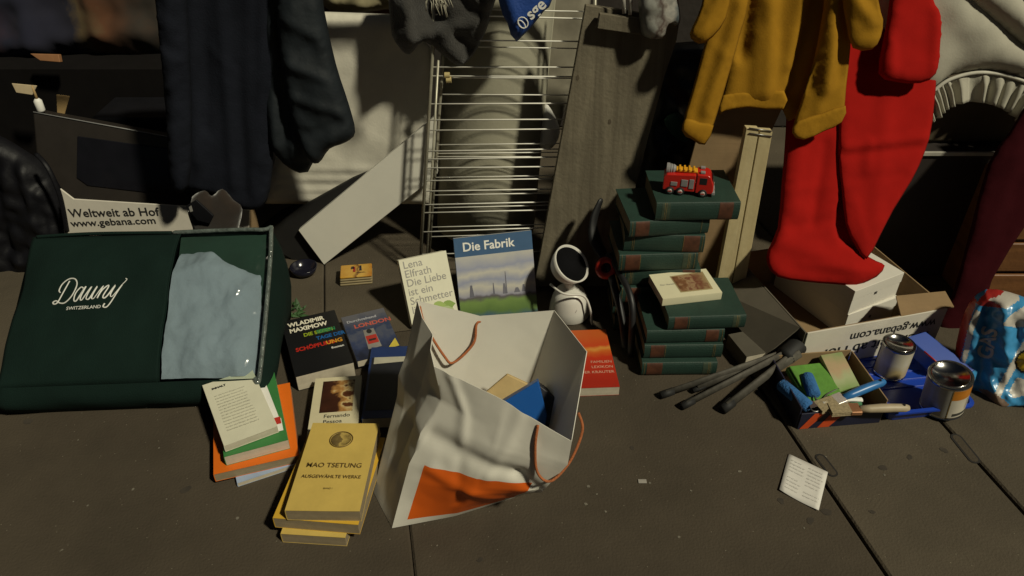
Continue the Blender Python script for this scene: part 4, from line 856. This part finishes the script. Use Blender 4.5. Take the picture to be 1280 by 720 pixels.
tube('rope_handle', smoothline([fh0+Vector((0,-.003,0)), fh0+Vector((-.004,-.016,-.035)), fh0+Vector((.000,-.026,-.085)), fh0+Vector((.022,-.034,-.098)), fh0.lerp(fh1, .75)+Vector((.006,-.034,-.075)), fh1+Vector((.010,-.016,-.03)), fh1+Vector((.003,-.004,0))], 10), .0024, ROPE, cb, 8)
o = cb.children[-1]; o.data.transform(Matrix.Translation(-bo))
# what the bag holds
bq = Plane(.870, .50)
prism('notebook', [(596,522),(673,476),(684,520),(672,575),(640,580)], bq, .02, mat('royal_blue_cover', (.008,.085,.33), .4, .06), label='royal blue notebook sticking up inside the paper bag', cat='book')
prism('envelope', [(590,505),(634,468),(660,480),(650,520),(610,530)], Plane(.892, .50), .01, mat('manila', (.50,.36,.16), .7), label='manila envelope inside the paper bag behind the blue notebook', cat='envelope')
prism('dark_book', [(672,480),(705,505),(712,570),(660,560)], Plane(.880, .55), .03, mat('dark_cover', (.02,.02,.026), .5), label='dark book deep inside the paper bag beside the blue notebook', cat='book')

# ================================================================== small things on the asphalt
PIC = picture('coaster_print', [(0, (.42,.20,.02)), (.4, (.52,.30,.05)), (.55, (.16,.07,.02)), (.62, (.55,.34,.07)), (1, (.40,.16,.02))], 'X', -.05, .05, 45, .5, .3)
TL, TR2, BR, BL = [G(x, y, .030) for x, y in ((424,325),(462,322),(466,350),(424,352))]
cx = (TL+TR2+BR+BL)/4
cs = empty('coaster_stack', axes(cx-Vector((0,0,.03)), (TR2-TL).normalized(), Vector((0,0,1)).cross((TR2-TL).normalized()), Vector((0,0,1))), label='stack of small yellow picture coasters on the asphalt below the shelf board', cat='coasters')
for k in range(4): box('coaster', -.042+.001*k, .042+.001*(k % 2), -.030, .030-.001*k, .0075*k, .0075*k+.0068, PIC if k == 3 else mat('coaster_edge', (.24,.19,.10), .6), cs, .003, 3)
for x, y, wd, hh, c_ in ((-.006,-.010,.007,.024,(.30,.02,.015)),(.010,-.006,.007,.024,(.02,.02,.03)),(-.012,.004,.010,.012,(.03,.02,.02)),(.0,-.016,.028,.003,(.10,.05,.02))): flat('figure_print', [(x,y),(x+wd,y),(x+wd*.8,y+hh),(x+wd*.2,y+hh)], mat('fig_%d' % int(x*1000), c_, .5), cs, .0300)
rc = G(344, 347); tag(tube('hoop', [Vector((rc.x+.022*math.cos(q*.2618), rc.y+.030*math.sin(q*.2618), .005)) for q in range(24)], .0035, BLACK, None, 8, True, loc=Vector((rc.x, rc.y, .001))), 'thin black hoop lying beside the green duvet bag', 'hoop')
tag(mk('card_scrap', [Vector((rc.x-.012,rc.y-.02,.002)),Vector((rc.x+.012,rc.y-.024,.003)),Vector((rc.x+.015,rc.y+.018,.004)),Vector((rc.x-.008,rc.y+.02,.003))], [(0,1,2,3)], mat('cream_card', ()), None, solid=.001, loc=Vector((rc.x,rc.y,.001))), 'cream scrap of card lying inside the black hoop', 'scrap')
dc = G(381, 342); bw = empty('dish', Matrix.Translation((dc.x, dc.y, .0)), label='small black round dish beside the green duvet bag', cat='dish')
mk('bowl', *lathevf([(0,.001),(.020,.001),(.030,.008),(.036,.024),(.0335,.024),(.028,.011),(.018,.005),(0,.005)], 32), mat('black_glaze', (.010,.010,.018), .2, .1), bw, smooth=True)
# weeds
WEED = mat('weed_leaf', (.035, .085, .025), .6, .35, 60)
wr = G(357, 391); wd_ = empty('weed', Matrix.Translation((wr.x, wr.y, 0)), label='small green weed growing beside the black paperback', cat='weed'); rg = random.Random(11)
for k in range(34):
    a = rg.uniform(0, 6.283); l = rg.uniform(.015, .042); e = rg.uniform(.1, .9); b0_ = Vector((rg.uniform(-.045,.040), rg.uniform(-.022,.022), 0)); d = Vector((math.cos(a)*math.cos(e), math.sin(a)*math.cos(e), math.sin(e)*.8)); s_ = Vector((-math.sin(a), math.cos(a), 0))*l*.18
    V = [b0_, b0_+d*l*.45+s_, b0_+d*l+Vector((0,0,-.004)), b0_+d*l*.45-s_, b0_+d*l*.5+Vector((0,0,.002))]; mk('leaf', V, [(0,1,4),(1,2,4),(2,3,4),(3,0,4)], WEED, wd_, solid=.0004)
mk('stem', *join([tubevf([(0,0,0),(.01*math.cos(q),.01*math.sin(q),.012),(.03*math.cos(q),.02*math.sin(q),.016)], .0009, 5) for q in range(6)]), WEED, wd_, smooth=True)
# white card
q = [G(x, y, .0022) for x, y in ((986,567),(1035,590),(1023,639),(974,613))]; cc = sum(q, Vector())/4
V = []; F = []
for i in range(9):
    for j in range(9):
        p = q[0].lerp(q[1], i/8).lerp(q[3].lerp(q[2], i/8), j/8); p.z = .0018+.003*(abs(i-4)/4)**2*(j/8); V.append(p)
for i in range(8):
    for j in range(8): F.append((i*9+j, (i+1)*9+j, (i+1)*9+j+1, i*9+j+1))
fly = tag(mk('leaflet', V, F, mat('leaflet_paper', (.66,.64,.60), .7, .05), None, smooth=True, solid=.0005, loc=Vector((cc.x, cc.y, .0))), 'square white printed leaflet lying alone on the asphalt', 'leaflet')
ex = (q[1]-q[0]).normalized(); ey = (q[0]-q[3]).normalized(); MT = axes(q[3]-Vector((cc.x, cc.y, 0))+Vector((0,0,.0016)), ex, ey, Vector((0,0,1))); LP = mat('leaflet_ink', (.38,.37,.35), .7)
for i in range(9):
    for j, x in enumerate((.10, .55)):
        if (i*3+j) % 7 == 5: continue
        text(fly, ' '.join(rngt.choice(WORDS) for _ in range(3))[:16], x*(q[1]-q[0]).length, (.85-.09*i)*(q[0]-q[3]).length, .0042, LP, .0002, M=MT)
s0 = G(803, 602, .001); tag(box('paper_scrap', s0.x-.008, s0.x+.008, s0.y-.004, s0.y+.005, .0005, .0022, mat('scrap', (.30,.28,.25), .8), None, .0004, loc=s0), 'tiny pale paper scrap on the open asphalt', 'scrap')

# ================================================================== white lamp
LW = mat('lamp_white', (.62, .60, .55), .35, .05); lp = G(712, 402); lp.z = 0
la = empty('desk_lamp', Matrix.Translation((lp.x, lp.y+.03, 0)), label='white desk lamp head with open bowl shade, beside the weathered board', cat='lamp')
mk('base', *lathevf([(0,.0),(.046,.0),(.050,.006),(.048,.030),(.042,.056),(.034,.072),(.020,.080),(0,.082)], 36), LW, la, smooth=True)
mk('badge', *lathevf([(0,0),(.012,0),(.011,.002),(0,.002)], 24, Matrix.Translation((.004,-.040,.045)) @ Matrix.Rotation(math.radians(68), 4, 'X')), mat('badge_grey', (.33,.31,.29), .5), la, smooth=True)
hp_ = P(708, 333, lp.y+.02)-la.location; MH = Matrix.Translation(hp_+Vector((0,.012,-.012))) @ Vector((.52,-.40,.76)).to_track_quat('Z','Y').to_matrix().to_4x4()
mk('shade', *lathevf([(0,-.022),(.020,-.022),(.036,-.012),(.045,.006),(.049,.026),(.046,.027),(.041,.008),(.032,-.007),(.018,-.015),(0,-.015)], 40, MH), LW, la, smooth=True)
mk('reflector', *lathevf([(0,-.0135),(.018,-.0135),(.031,-.0055),(.0405,.010),(.0440,.022)], 36, MH), mat('lamp_inner', (.006,.006,.007), .9, spec=.05), la, smooth=True)
tube('neck', [Vector((0,0,.075)), hp_+Vector((0,.016,-.026))], .012, LW, la, 12)
tube('cable', smoothline([(-.05,-.02,.105),(-.02,-.048,.098),(.028,-.040,.085),(.046,-.046,.05),(.052,-.05,.012),(.055,-.045,.004)], 8), .0028, LW, la, 8)

# ================================================================== black garden loppers with red collar
LB = mat('tool_black', (.010,.010,.011), .5); LR = mat('tool_red', (.36,.018,.008), .4)
lo = G(778, 440); lop = empty('loppers', Matrix.Translation((lo.x, lo.y, 0)), label='black long handled loppers with a red collar beside the green books', cat='loppers')
g = lambda x, y, Y: P(x, y, Y)-lop.location
tube('handle', smoothline([g(782,436,1.35), g(776,390,1.40), g(764,345,1.46), g(757,320,1.50)]), .009, LB, lop)
tube('handle', smoothline([g(788,445,1.33), g(790,380,1.37), g(774,340,1.45), g(760,318,1.50)]), .008, LB, lop)
tube('blade', smoothline([g(757,325,1.50), g(744,300,1.53), g(742,275,1.55), g(752,248,1.57)]), [.014,.014,.016,.017,.018,.019,.019,.018,.017,.016,.014,.013,.012,.012,.011,.010,.009,.008,.004], LB, lop, flat=.5)
MCo = Matrix.Translation(g(758,335,1.475)) @ Vector((-.2,-.75,.6)).to_track_quat('Z','Y').to_matrix().to_4x4()
mk('collar', *lathevf([(.012,-.010),(.024,-.010),(.027,0),(.022,.010),(.012,.010),(.012,-.010)], 28, MCo), LR, lop, smooth=True)

# ================================================================== box on the right with the two white boxes
R0 = Vector((.640, 1.285, 0)); fx = Vector((.969, .248, 0)).normalized(); fy = Vector((-fx.y, fx.x, 0))
gx = empty('fruit_box', axes(R0, fx, fy, Vector((0,0,1))), label='open fruit box with upside down lettering, holding two white boxes', cat='box')
GB_W, GB_D, GB_H = .355, .32, .112
box('front_panel', 0, GB_W, -.004, 0, 0, GB_H, CARD_W, gx, .0008)
box('inner_front', 0, GB_W, .0003, .003, 0, GB_H-.001, CARD_B, gx, .0005)
GCARD = mat('grey_card', (.115, .100, .075), .85, .12)
box('side_panel', -.004, -.0003, 0, GB_D, 0, GB_H, GCARD, gx, .0008); box('side_panel', GB_W+.0003, GB_W+.004, 0, GB_D, 0, GB_H, CARD_B, gx, .0008)
box('back_panel', 0, GB_W, GB_D+.0003, GB_D+.004, 0, GB_H, CARD_B, gx, .0008); box('bottom_panel', .001, GB_W-.001, .003, GB_D, .0005, .004, CARD_B, gx, .0005)
# folded-out flap on the left wall and on the right corner
mk('flap', [(-.004,.02,GB_H-.002),(-.004,GB_D,GB_H-.002),(-.095,GB_D-.03,.055),(-.070,.03,.030)], [(0,1,2,3)], GCARD, gx, solid=.003)
mk('flap', [(GB_W-.12,-.002,GB_H-.001),(GB_W+.02,.0,GB_H-.002),(GB_W+.035,.05,GB_H+.004),(GB_W-.09,.06,GB_H+.006)], [(0,1,2,3)], CARD_B, gx, solid=.003)
bpy.context.view_layer.update()
for s, x, zz, sz, sx_ in (('www.gebana.com', .335, .080, .034, .92), ('Weltweit ab Hof', .335, .046, .040, 1.02)):
    text(gx, s, 0, 0, sz, BLACKP, .0, bold=.012, M=axes(Vector((x, -.0048, zz+.008)), Vector((-1,0,0)), Vector((0,0,-1)), Vector((0,-1,0))), sx=sx_)
WCB = mat('white_carton', (.68, .65, .58), .7, .05, 10)
for k, lb in enumerate(('lower white carton standing in the open fruit box', 'upper white carton under the foot of the red stocking')):
    e1 = Vector((.90-.02*k, .436+.03*k, 0)).normalized(); e2 = Vector((-e1.y, e1.x, 0)); wc = empty('white_carton', axes(Vector((.782-.002*k, 1.400, .005+(.0675*k))), e1, e2, Vector((0,0,1))), label=lb, cat='carton', group='white cartons')
    box('tray', 0, .160, 0, .235, 0, .039, WCB, wc, .001); box('lid', -.0012, .1612, -.0012, .2362, .0394, .0670, WCB, wc, .001); box('latch', .074, .080, -.0025, -.0010, .034, .041, mat('latch_grey', (.08,.075,.07), .6), wc, .0004)

# ================================================================== folded stand with grey legs, grey case
GR = mat('grey_aluminium_tube', (.085, .078, .064), .75, .35, 60, metal=.2); RUB = mat('black_rubber', (.010,.010,.010), .7)
so = G(985, 448); st = empty('folded_stand', Matrix.Translation((so.x, so.y, 0)), label='folded grey metal stand with black feet lying before the green books', cat='stand')
for (a, b, r, rf) in (((832,492,.010),(988,438,.055),.0062,.009), ((858,505,.010),(984,440,.062),.0062,.009), ((908,508,.012),(996,440,.060),.0085,.012), ((872,486,.010),(975,442,.045),.0060,.006), ((945,478,.015),(1000,442,.065),.008,.008)):
    p, q_ = G(*a)-st.location, G(*b)-st.location; p.z = a[2]; lg = tube('leg', [p, q_], r*.8, GR, st, 10, flat=2.0); d = (q_-p).normalized()
    tube('rubber_foot', [p-d*.012, p+d*.018], rf*.95, RUB, lg, 10)
hb_ = G(990, 438, .06)-st.location; mk('hub', *lathevf([(0,-.03),(.018,-.03),(.022,-.02),(.022,.02),(.016,.03),(0,.03)], 16, Matrix.Translation(hb_) @ Vector((.8,.6,.3)).to_track_quat('Z','Y').to_matrix().to_4x4()), RUB, st, smooth=True)
r, w, h, t = lying('grey_case', [(906,418),(936,414),(968,438),(938,446)], .040, .040, mat('grey_vinyl', (.085,.076,.058), .6), 'small grey case lying between the green books and the fruit box', cat='case')

# ================================================================== carton of painting tools
T0 = Vector((.588, 1.108, 0)); tx_ = Vector((.998, .06, 0)).normalized(); ty_ = Vector((-tx_.y-.10, tx_.x, 0)).normalized()
tb = empty('tool_carton', axes(T0, tx_, ty_, Vector((0,0,1))), label='shallow dark carton with orange stripes full of paint rollers and brushes', cat='carton')
bpy.context.view_layer.update()
NVC = mat('dark_printed_card', (.012,.014,.035), .5); TWd, TDp, THt = .178, .155, .058
box('front_panel', 0, TWd, -.003, 0, 0, THt-.014, NVC, tb, .0006); box('side_panel', -.003, 0, 0, TDp, 0, THt, NVC, tb, .0006); box('side_panel', TWd, TWd+.003, 0, TDp, 0, THt+.004, CARD_B, tb, .0006)
box('back_panel', 0, TWd, TDp, TDp+.003, 0, THt+.006, CARD_B, tb, .0006); box('bottom_panel', 0, TWd, 0, TDp, .0004, .003, CARD_B, tb, .0004)
for x0, x1 in ((.004,.030),(.042,.075)): mk('stripe_print', [(x0,-.0036,.001),(x1-.008,-.0036,.001),(x1+.022,-.0036,THt-.015),(x0+.024,-.0036,THt-.015)], [(0,1,2,3)], mat('orange_stripe', (.55,.07,.015), .5), tb)
TBm = tb.matrix_world
def put(name, label, cat, loc, rot=(0,0,0)):
    o = empty(name, TBm @ Matrix.Translation(loc) @ (Matrix.Rotation(rot[2], 4, 'Z') @ Matrix.Rotation(rot[1], 4, 'Y') @ Matrix.Rotation(rot[0], 4, 'X')), label=label, cat=cat); return o
RBL = mat('roller_blue', (.030, .13, .34), .95, .2, 80, .7, 260); GRN2 = mat('lime_pad', (.10,.26,.035), .8, .2, 30, .3, 90)
sp = put('sponge_pad', 'lime green painting pad lying under the blue rollers', 'pad', (.030, .030, .020), (.10, .0, .05)); box('foam', 0, .085, 0, .110, 0, .016, GRN2, sp, .005, 3); box('backing', .004, .081, .004, .106, .0165, .021, GRN2, sp, .003)
for i, (lx, ly, lz, a) in enumerate(((.022,.012,.045,1.95), (.046,.042,.048,1.42))):
    rl = put('paint_roller', ('blue foam paint roller along the left wall of the carton', 'blue foam paint roller lying on the lime green pad')[i], 'roller', (lx, ly, lz)); rl.matrix_world = TBm @ Matrix.Translation((lx, ly, lz)) @ Matrix.Rotation(a, 4, 'Z')
    mk('sleeve', *lathevf([(0,0),(.010,.0005),(.0135,.004),(.0138,.05),(.0135,.078-.02*i),(.010,.082-.02*i),(0,.082-.02*i)], 24, Matrix.Rotation(math.pi/2, 4, 'Y')), RBL, rl, smooth=True)
    tube('wire', smoothline([(-.002,0,0),(-.012,0,0),(-.014,-.012,0),(.01,-.03,-.004),(.03,-.06,-.006)], 6), .0018, STEEL, rl)
gp = put('sandpaper_pack', 'pale green packet of sandpaper leaning inside the tool carton', 'packet', (.112, .060, .022), (.35, 0, .12)); box('sheet', 0, .052, 0, .095, 0, .012, picture('packet_print', [(0,(.20,.30,.10)),(.4,(.36,.40,.22)),(.6,(.42,.30,.18)),(1,(.22,.28,.12))], 'Y', 0, .1, 26, .7, .3), gp, .001)
BHB = mat('handle_blue', (.03, .16, .42), .35); BEI = mat('handle_beige', (.40,.33,.22), .5); BR = mat('bristle', (.30,.24,.14), .9, .3, 200)
def brush(name, label, loc, rot, m, tipm, L=.10):
    o = put(name, label, 'brush', loc); o.matrix_world = TBm @ Matrix.Translation(loc) @ Matrix.Rotation(rot[2], 4, 'Z') @ Matrix.Rotation(rot[1], 4, 'Y')
    pts = [(0,0,0),(.02,0,0),(.045,0,.001),(.07,0,.001),(L-.008,0,0),(L,0,0)]; tube('handle', pts, [.007,.0085,.0095,.0090,.0085,.0055], m, o, 12, flat=1.0)
    mk('hang_hole', *lathevf([(0,-.0092),(.0028,-.0092),(.0028,.0092),(0,.0092)], 10, Matrix.Translation((L-.012,0,.001))), TB, o)
    box('ferrule', -.022, .001, -.014, .014, -.005, .005, tipm, o, .002); 
    mk('bristles', *join([tubevf([(-.020, -.012+.0024*k, -.004+.004*j), (-.060, -.014+.0028*k, -.005+.004*j)], .0014, 5) for k in range(11) for j in range(3)]), BR, o); return o
brush('paint_brush', 'paint brush with bright blue handle resting across the tool carton', (.095, .020, .058), (0, -.16, .22), BHB, TW_)
brush('paint_brush', 'paint brush with beige handle sticking out over the carton front', (.115, -.012, .055), (0, -.02, -.10), BEI, mat('copper_ferrule', (.40,.20,.10), .4, metal=.5))
sc2 = put('scraper', 'white handled scraper lying at the carton front', 'scraper', (.050, .014, .052)); tube('handle', smoothline([(0,0,0),(.03,.004,.002),(.06,.004,.002),(.085,.002,0)], 4), .006, WHITE, sc2, 10, flat=.6); tube('grip', [(.0,-.008,-.003),(.08,-.006,-.003)], .0045, mat('grip_green', (.06,.18,.09), .6), sc2, 8)
mk('blade', [(-.030,-.010,0),(0,-.004,0),(0,.006,0),(-.030,.012,0)], [(0,1,2,3)], STEEL, sc2, solid=.001)

# ================================================================== blue paint tray, cans, blue box
TBL = mat('tray_blue', (.012, .050, .38), .35, .08, coat=.2)
ta = G(1108, 529); tB = G(1207, 519); ex = (tB-ta).normalized(); ey = Vector((0,0,1)).cross(ex)
tr = empty('paint_tray', axes(ta, ex, ey, Vector((0,0,1))), label='blue plastic paint tray holding the two paint cans', cat='tray'); bpy.context.view_layer.update()
TWm = (tB-ta).length; TDm = .235
def rr(x0, x1, y0, y1, r, z, n=5):
    L_ = []
    for cx_, cy_, a0 in ((x1-r, y0+r, -math.pi/2), (x1-r, y1-r, 0), (x0+r, y1-r, math.pi/2), (x0+r, y0+r, math.pi)):
        for k in range(n+1): a = a0+math.pi/2*k/n; L_.append((cx_+r*math.cos(a), cy_+r*math.sin(a), z))
    return L_
rings = [rr(.006,TWm-.006,.006,TDm-.006,.012,.001), rr(-.004,TWm+.004,-.004,TDm+.004,.018,.034), rr(-.010,TWm+.010,-.010,TDm+.010,.022,.035), rr(-.010,TWm+.010,-.010,TDm+.010,.022,.031), ]
rin = [rr(-.002,TWm+.002,-.002,TDm+.002,.016,.036), rr(.008,TWm-.008,.008,TDm-.008,.012,.005)]
order = [rings[0], rings[1], rings[3], rings[2], rin[0], rin[1]]; V = [p for R1 in order for p in R1]; n = len(order[0]); F = []
for a in range(len(order)-1):
    for k in range(n): F.append((a*n+k, a*n+(k+1) % n, (a+1)*n+(k+1) % n, (a+1)*n+k))
F += [tuple(range(n-1, -1, -1)), tuple((len(order)-1)*n+k for k in range(n))]
mk('body', V, F, TBL, tr, smooth=False)
for k in range(5): box('rib', .02, TWm-.02, .09+.024*k, .096+.024*k, .004, .0075, TBL, tr, .001)
TIN = mat('tin', (.55,.54,.52), .18, .1, 30, metal=1.0); LABEL1 = picture('can_label_cream', [(0,(.42,.30,.10)),(.25,(.50,.40,.20)),(.45,(.58,.54,.42)),(.75,(.54,.50,.38)),(1,(.60,.56,.44))], 'Z', 0, .1, 40, .25, .28)
LABEL2 = mat('can_label_white', (.60,.56,.47), .25, .06, 30); LABO = mat('can_label_orange', (.55,.20,.02), .25); LABD = mat('can_label_dark', (.05,.05,.045), .3); LABG = mat('can_label_grey', (.36,.35,.31), .3)
def can(label, x, y, z0, r, h, tilt, labf):
    p = G(x, y, z0); o = empty('paint_can', Matrix.Translation(p) @ Matrix.Rotation(tilt[0], 4, 'Y') @ Matrix.Rotation(tilt[1], 4, 'X'), label=label, cat='paint can')
    mk('tin_body', *lathevf([(0,.002),(r-.002,.002),(r,0),(r+.0012,.002),(r,.004),(r,h-.004),(r+.0012,h-.002),(r,h),(r-.004,h),(r-.005,h-.004),(0,h-.004)], 48), TIN, o, smooth=False)
    mk('lid', *lathevf([(0,h-.003),(r*.80,h-.003),(r*.82,h-.0005),(r*.86,h-.0005),(r*.87,h-.004)], 40), TIN, o, smooth=True)
    for (a0, a1, z0_, z1_, m, off) in labf:
        V, F = [], []; K = max(4, int((a1-a0)/.1))
        for k in range(K+1):
            a = a0+(a1-a0)*k/K
            for zz in (z0_, z1_): V.append(((r+off)*math.cos(a), (r+off)*math.sin(a), zz))
        for k in range(K): F.append((2*k, 2*k+2, 2*k+3, 2*k+1))
        mk('label', V, F, m, o, smooth=True)
    return o
can('cream labelled paint can standing at the back of the blue tray', 1111, 464, .006, .0335, .082, (0, 0), [(-3.3, .2, .006, .076, LABEL1, .0004)])
c2 = can('white and orange labelled paint can tilted at the tray front', 1177, 507, .012, .0415, .094, (-.14, .05), [(-3.6, -1.85, .008, .087, LABG, .0004), (-1.80, .3, .008, .087, LABEL2, .0004), (-1.80, .3, .060, .087, LABO, .0007), (-1.6, .3, .012, .020, LABD, .0007), (-1.84, -1.81, .008, .087, GOLD, .0008)])
for k in range(7):
    can_l = mk('label_print', [((.0417+.0004)*math.cos(a), (.0417+.0004)*math.sin(a), .027+.0046*k+dz) for a, dz in [(-1.0+.06*j, d_) for j in range(9) for d_ in (0, .0016)]], [(2*j, 2*j+2, 2*j+3, 2*j+1) for j in range(8-(k % 3))], mat('label_ink', (.30,.27,.22), .5), c2)
    can_l.scale = (1.006, 1.006, 1)
BBX = mat('blue_box', (.012,.060,.36), .4, .06)
bq_ = [G(1134,421,.075), G(1157,414,.085), G(1219,462,.045), G(1196,474,.035)]
V = bq_+[p-Vector((0,0,.035)) for p in bq_]; ctr = sum(bq_, Vector())/4
tag(mk('blue_folder', V, [(0,1,2,3),(7,6,5,4)]+[(i,i+4,(i+1)%4+4,(i+1)%4) for i in range(4)], BBX, None, bevel=.002, loc=Vector((ctr.x, ctr.y, 0))), 'bright blue box lid propped between the paint cans and the plastic bag', 'box lid')
bl_ = bpy.data.objects['blue_folder']; tube('red_edge', [bq_[0].lerp(bq_[3], .35)-bl_.location+Vector((-.001,-.001,.001)), bq_[0].lerp(bq_[3], .72)-bl_.location+Vector((-.001,-.001,.001))], .0018, mat('tool_red', ()), bl_)

# ================================================================== printed plastic bag at the right edge
SB = mat('plastic_sky_blue', (.05, .26, .52), .28, .15, 20, .3, 50); sp_p = Plane(1.965, .35, -.70)
kb = empty('plastic_bag', loc=G(1258, 508), label='crumpled blue, red and white printed plastic bag beside the paint tray', cat='plastic bag')
PR = mat('plastic_red', (.38,.025,.020), .4, .15, 20, .3, 50); PWh = mat('plastic_white', (.50,.47,.42), .4, .1, 20, .3, 50); PYl = mat('plastic_yellow', (.55,.36,.02), .4); PDk = mat('plastic_black', (.01,.01,.012), .4); PBr = mat('plastic_brown', (.22,.15,.11), .4, .3, 40)
def crumple(Q):
    out = []
    for x, y in Q:
        v = 0; a = 1.
        for f in (9., 21., 44.):
            v += a*(1-2*abs(noise.noise(Vector((x*f+3, y*f*.8, 1.7))))); a *= .5
        out.append(.016*v)
    return np.array(out)
disc = lambda cx, cy, r: [(cx+r*math.cos(k*.5236), cy+r*math.sin(k*.5236)) for k in range(12)]
puff('body', [(1193,452),(1200,408),(1212,378),(1232,362),(1262,366),(1290,376),(1335,395),(1350,450),(1335,502),(1290,506),(1252,507),(1222,500),(1204,482)], sp_p, .020, .03, [SB, PR, PWh, PYl, PDk, PBr], kb, zones=[
 ([(1186,458),(1198,405),(1212,372),(1222,372),(1212,402),(1203,440),(1197,460)], 1), ([(1203,446),(1212,402),(1221,382),(1227,386),(1219,406),(1211,440),(1205,454)], 2),
 ([(1220,376),(1236,360),(1264,364),(1256,378),(1235,380)], 1), ([(1236,370),(1262,363),(1276,372),(1258,379)], 2), ([(1262,388),(1290,372),(1310,400),(1270,404),(1254,397)], 2),
 ([(1244,482),(1262,450),(1284,414),(1306,398),(1306,412),(1276,446),(1257,476),(1250,492)], 2), (disc(1284, 447, 16), 4), (disc(1284, 447, 13), 3), ([(1262,482),(1272,466),(1284,470),(1282,488),(1268,490)], 2),
 ([(1204,502),(1220,484),(1240,500),(1246,512),(1226,510)], 2), ([(1224,481),(1246,482),(1262,496),(1250,512),(1238,499)], 5)],
 folds=[(1235,380,1225,470,-.012,.010),(1255,380,1260,440,.012,.012),(1240,470,1255,505,.014,.010),(1275,400,1265,480,-.010,.010)], rnd=.004, nscale=24, smooth=2, back=2.0, res=.0032, relax=1, extra=crumple)
from mathutils.bvhtree import BVHTree
bvh = BVHTree.FromPolygons(LAST['V'], LAST['F'])
def ink(name, x0, y0, x1, y1, s, size, m):
    pl = sp_p; a = pl.pt(*pl.hit(x0, y0), .10); b = pl.pt(*pl.hit(x1, y1), .10); ex = (b-a).normalized(); ez = pl.n; ey = ez.cross(ex)
    o = text(kb, s, 0, 0, size, m, 0, bold=.025, M=Matrix.Translation(-kb.location) @ axes(a, ex, ey, ez), name=name)
    bm = bmesh.new(); bm.from_mesh(o.data); bmesh.ops.triangulate(bm, faces=bm.faces); bmesh.ops.subdivide_edges(bm, edges=bm.edges, cuts=2); bm.to_mesh(o.data); bm.free()
    for v in o.data.vertices:
        h_ = bvh.ray_cast(v.co+kb.location, -pl.n)
        if h_[0] is not None: v.co = h_[0]+pl.n*.0012-kb.location
ink('lettering', 1240, 446, 1249, 398, 'GAS', .040, PWh)
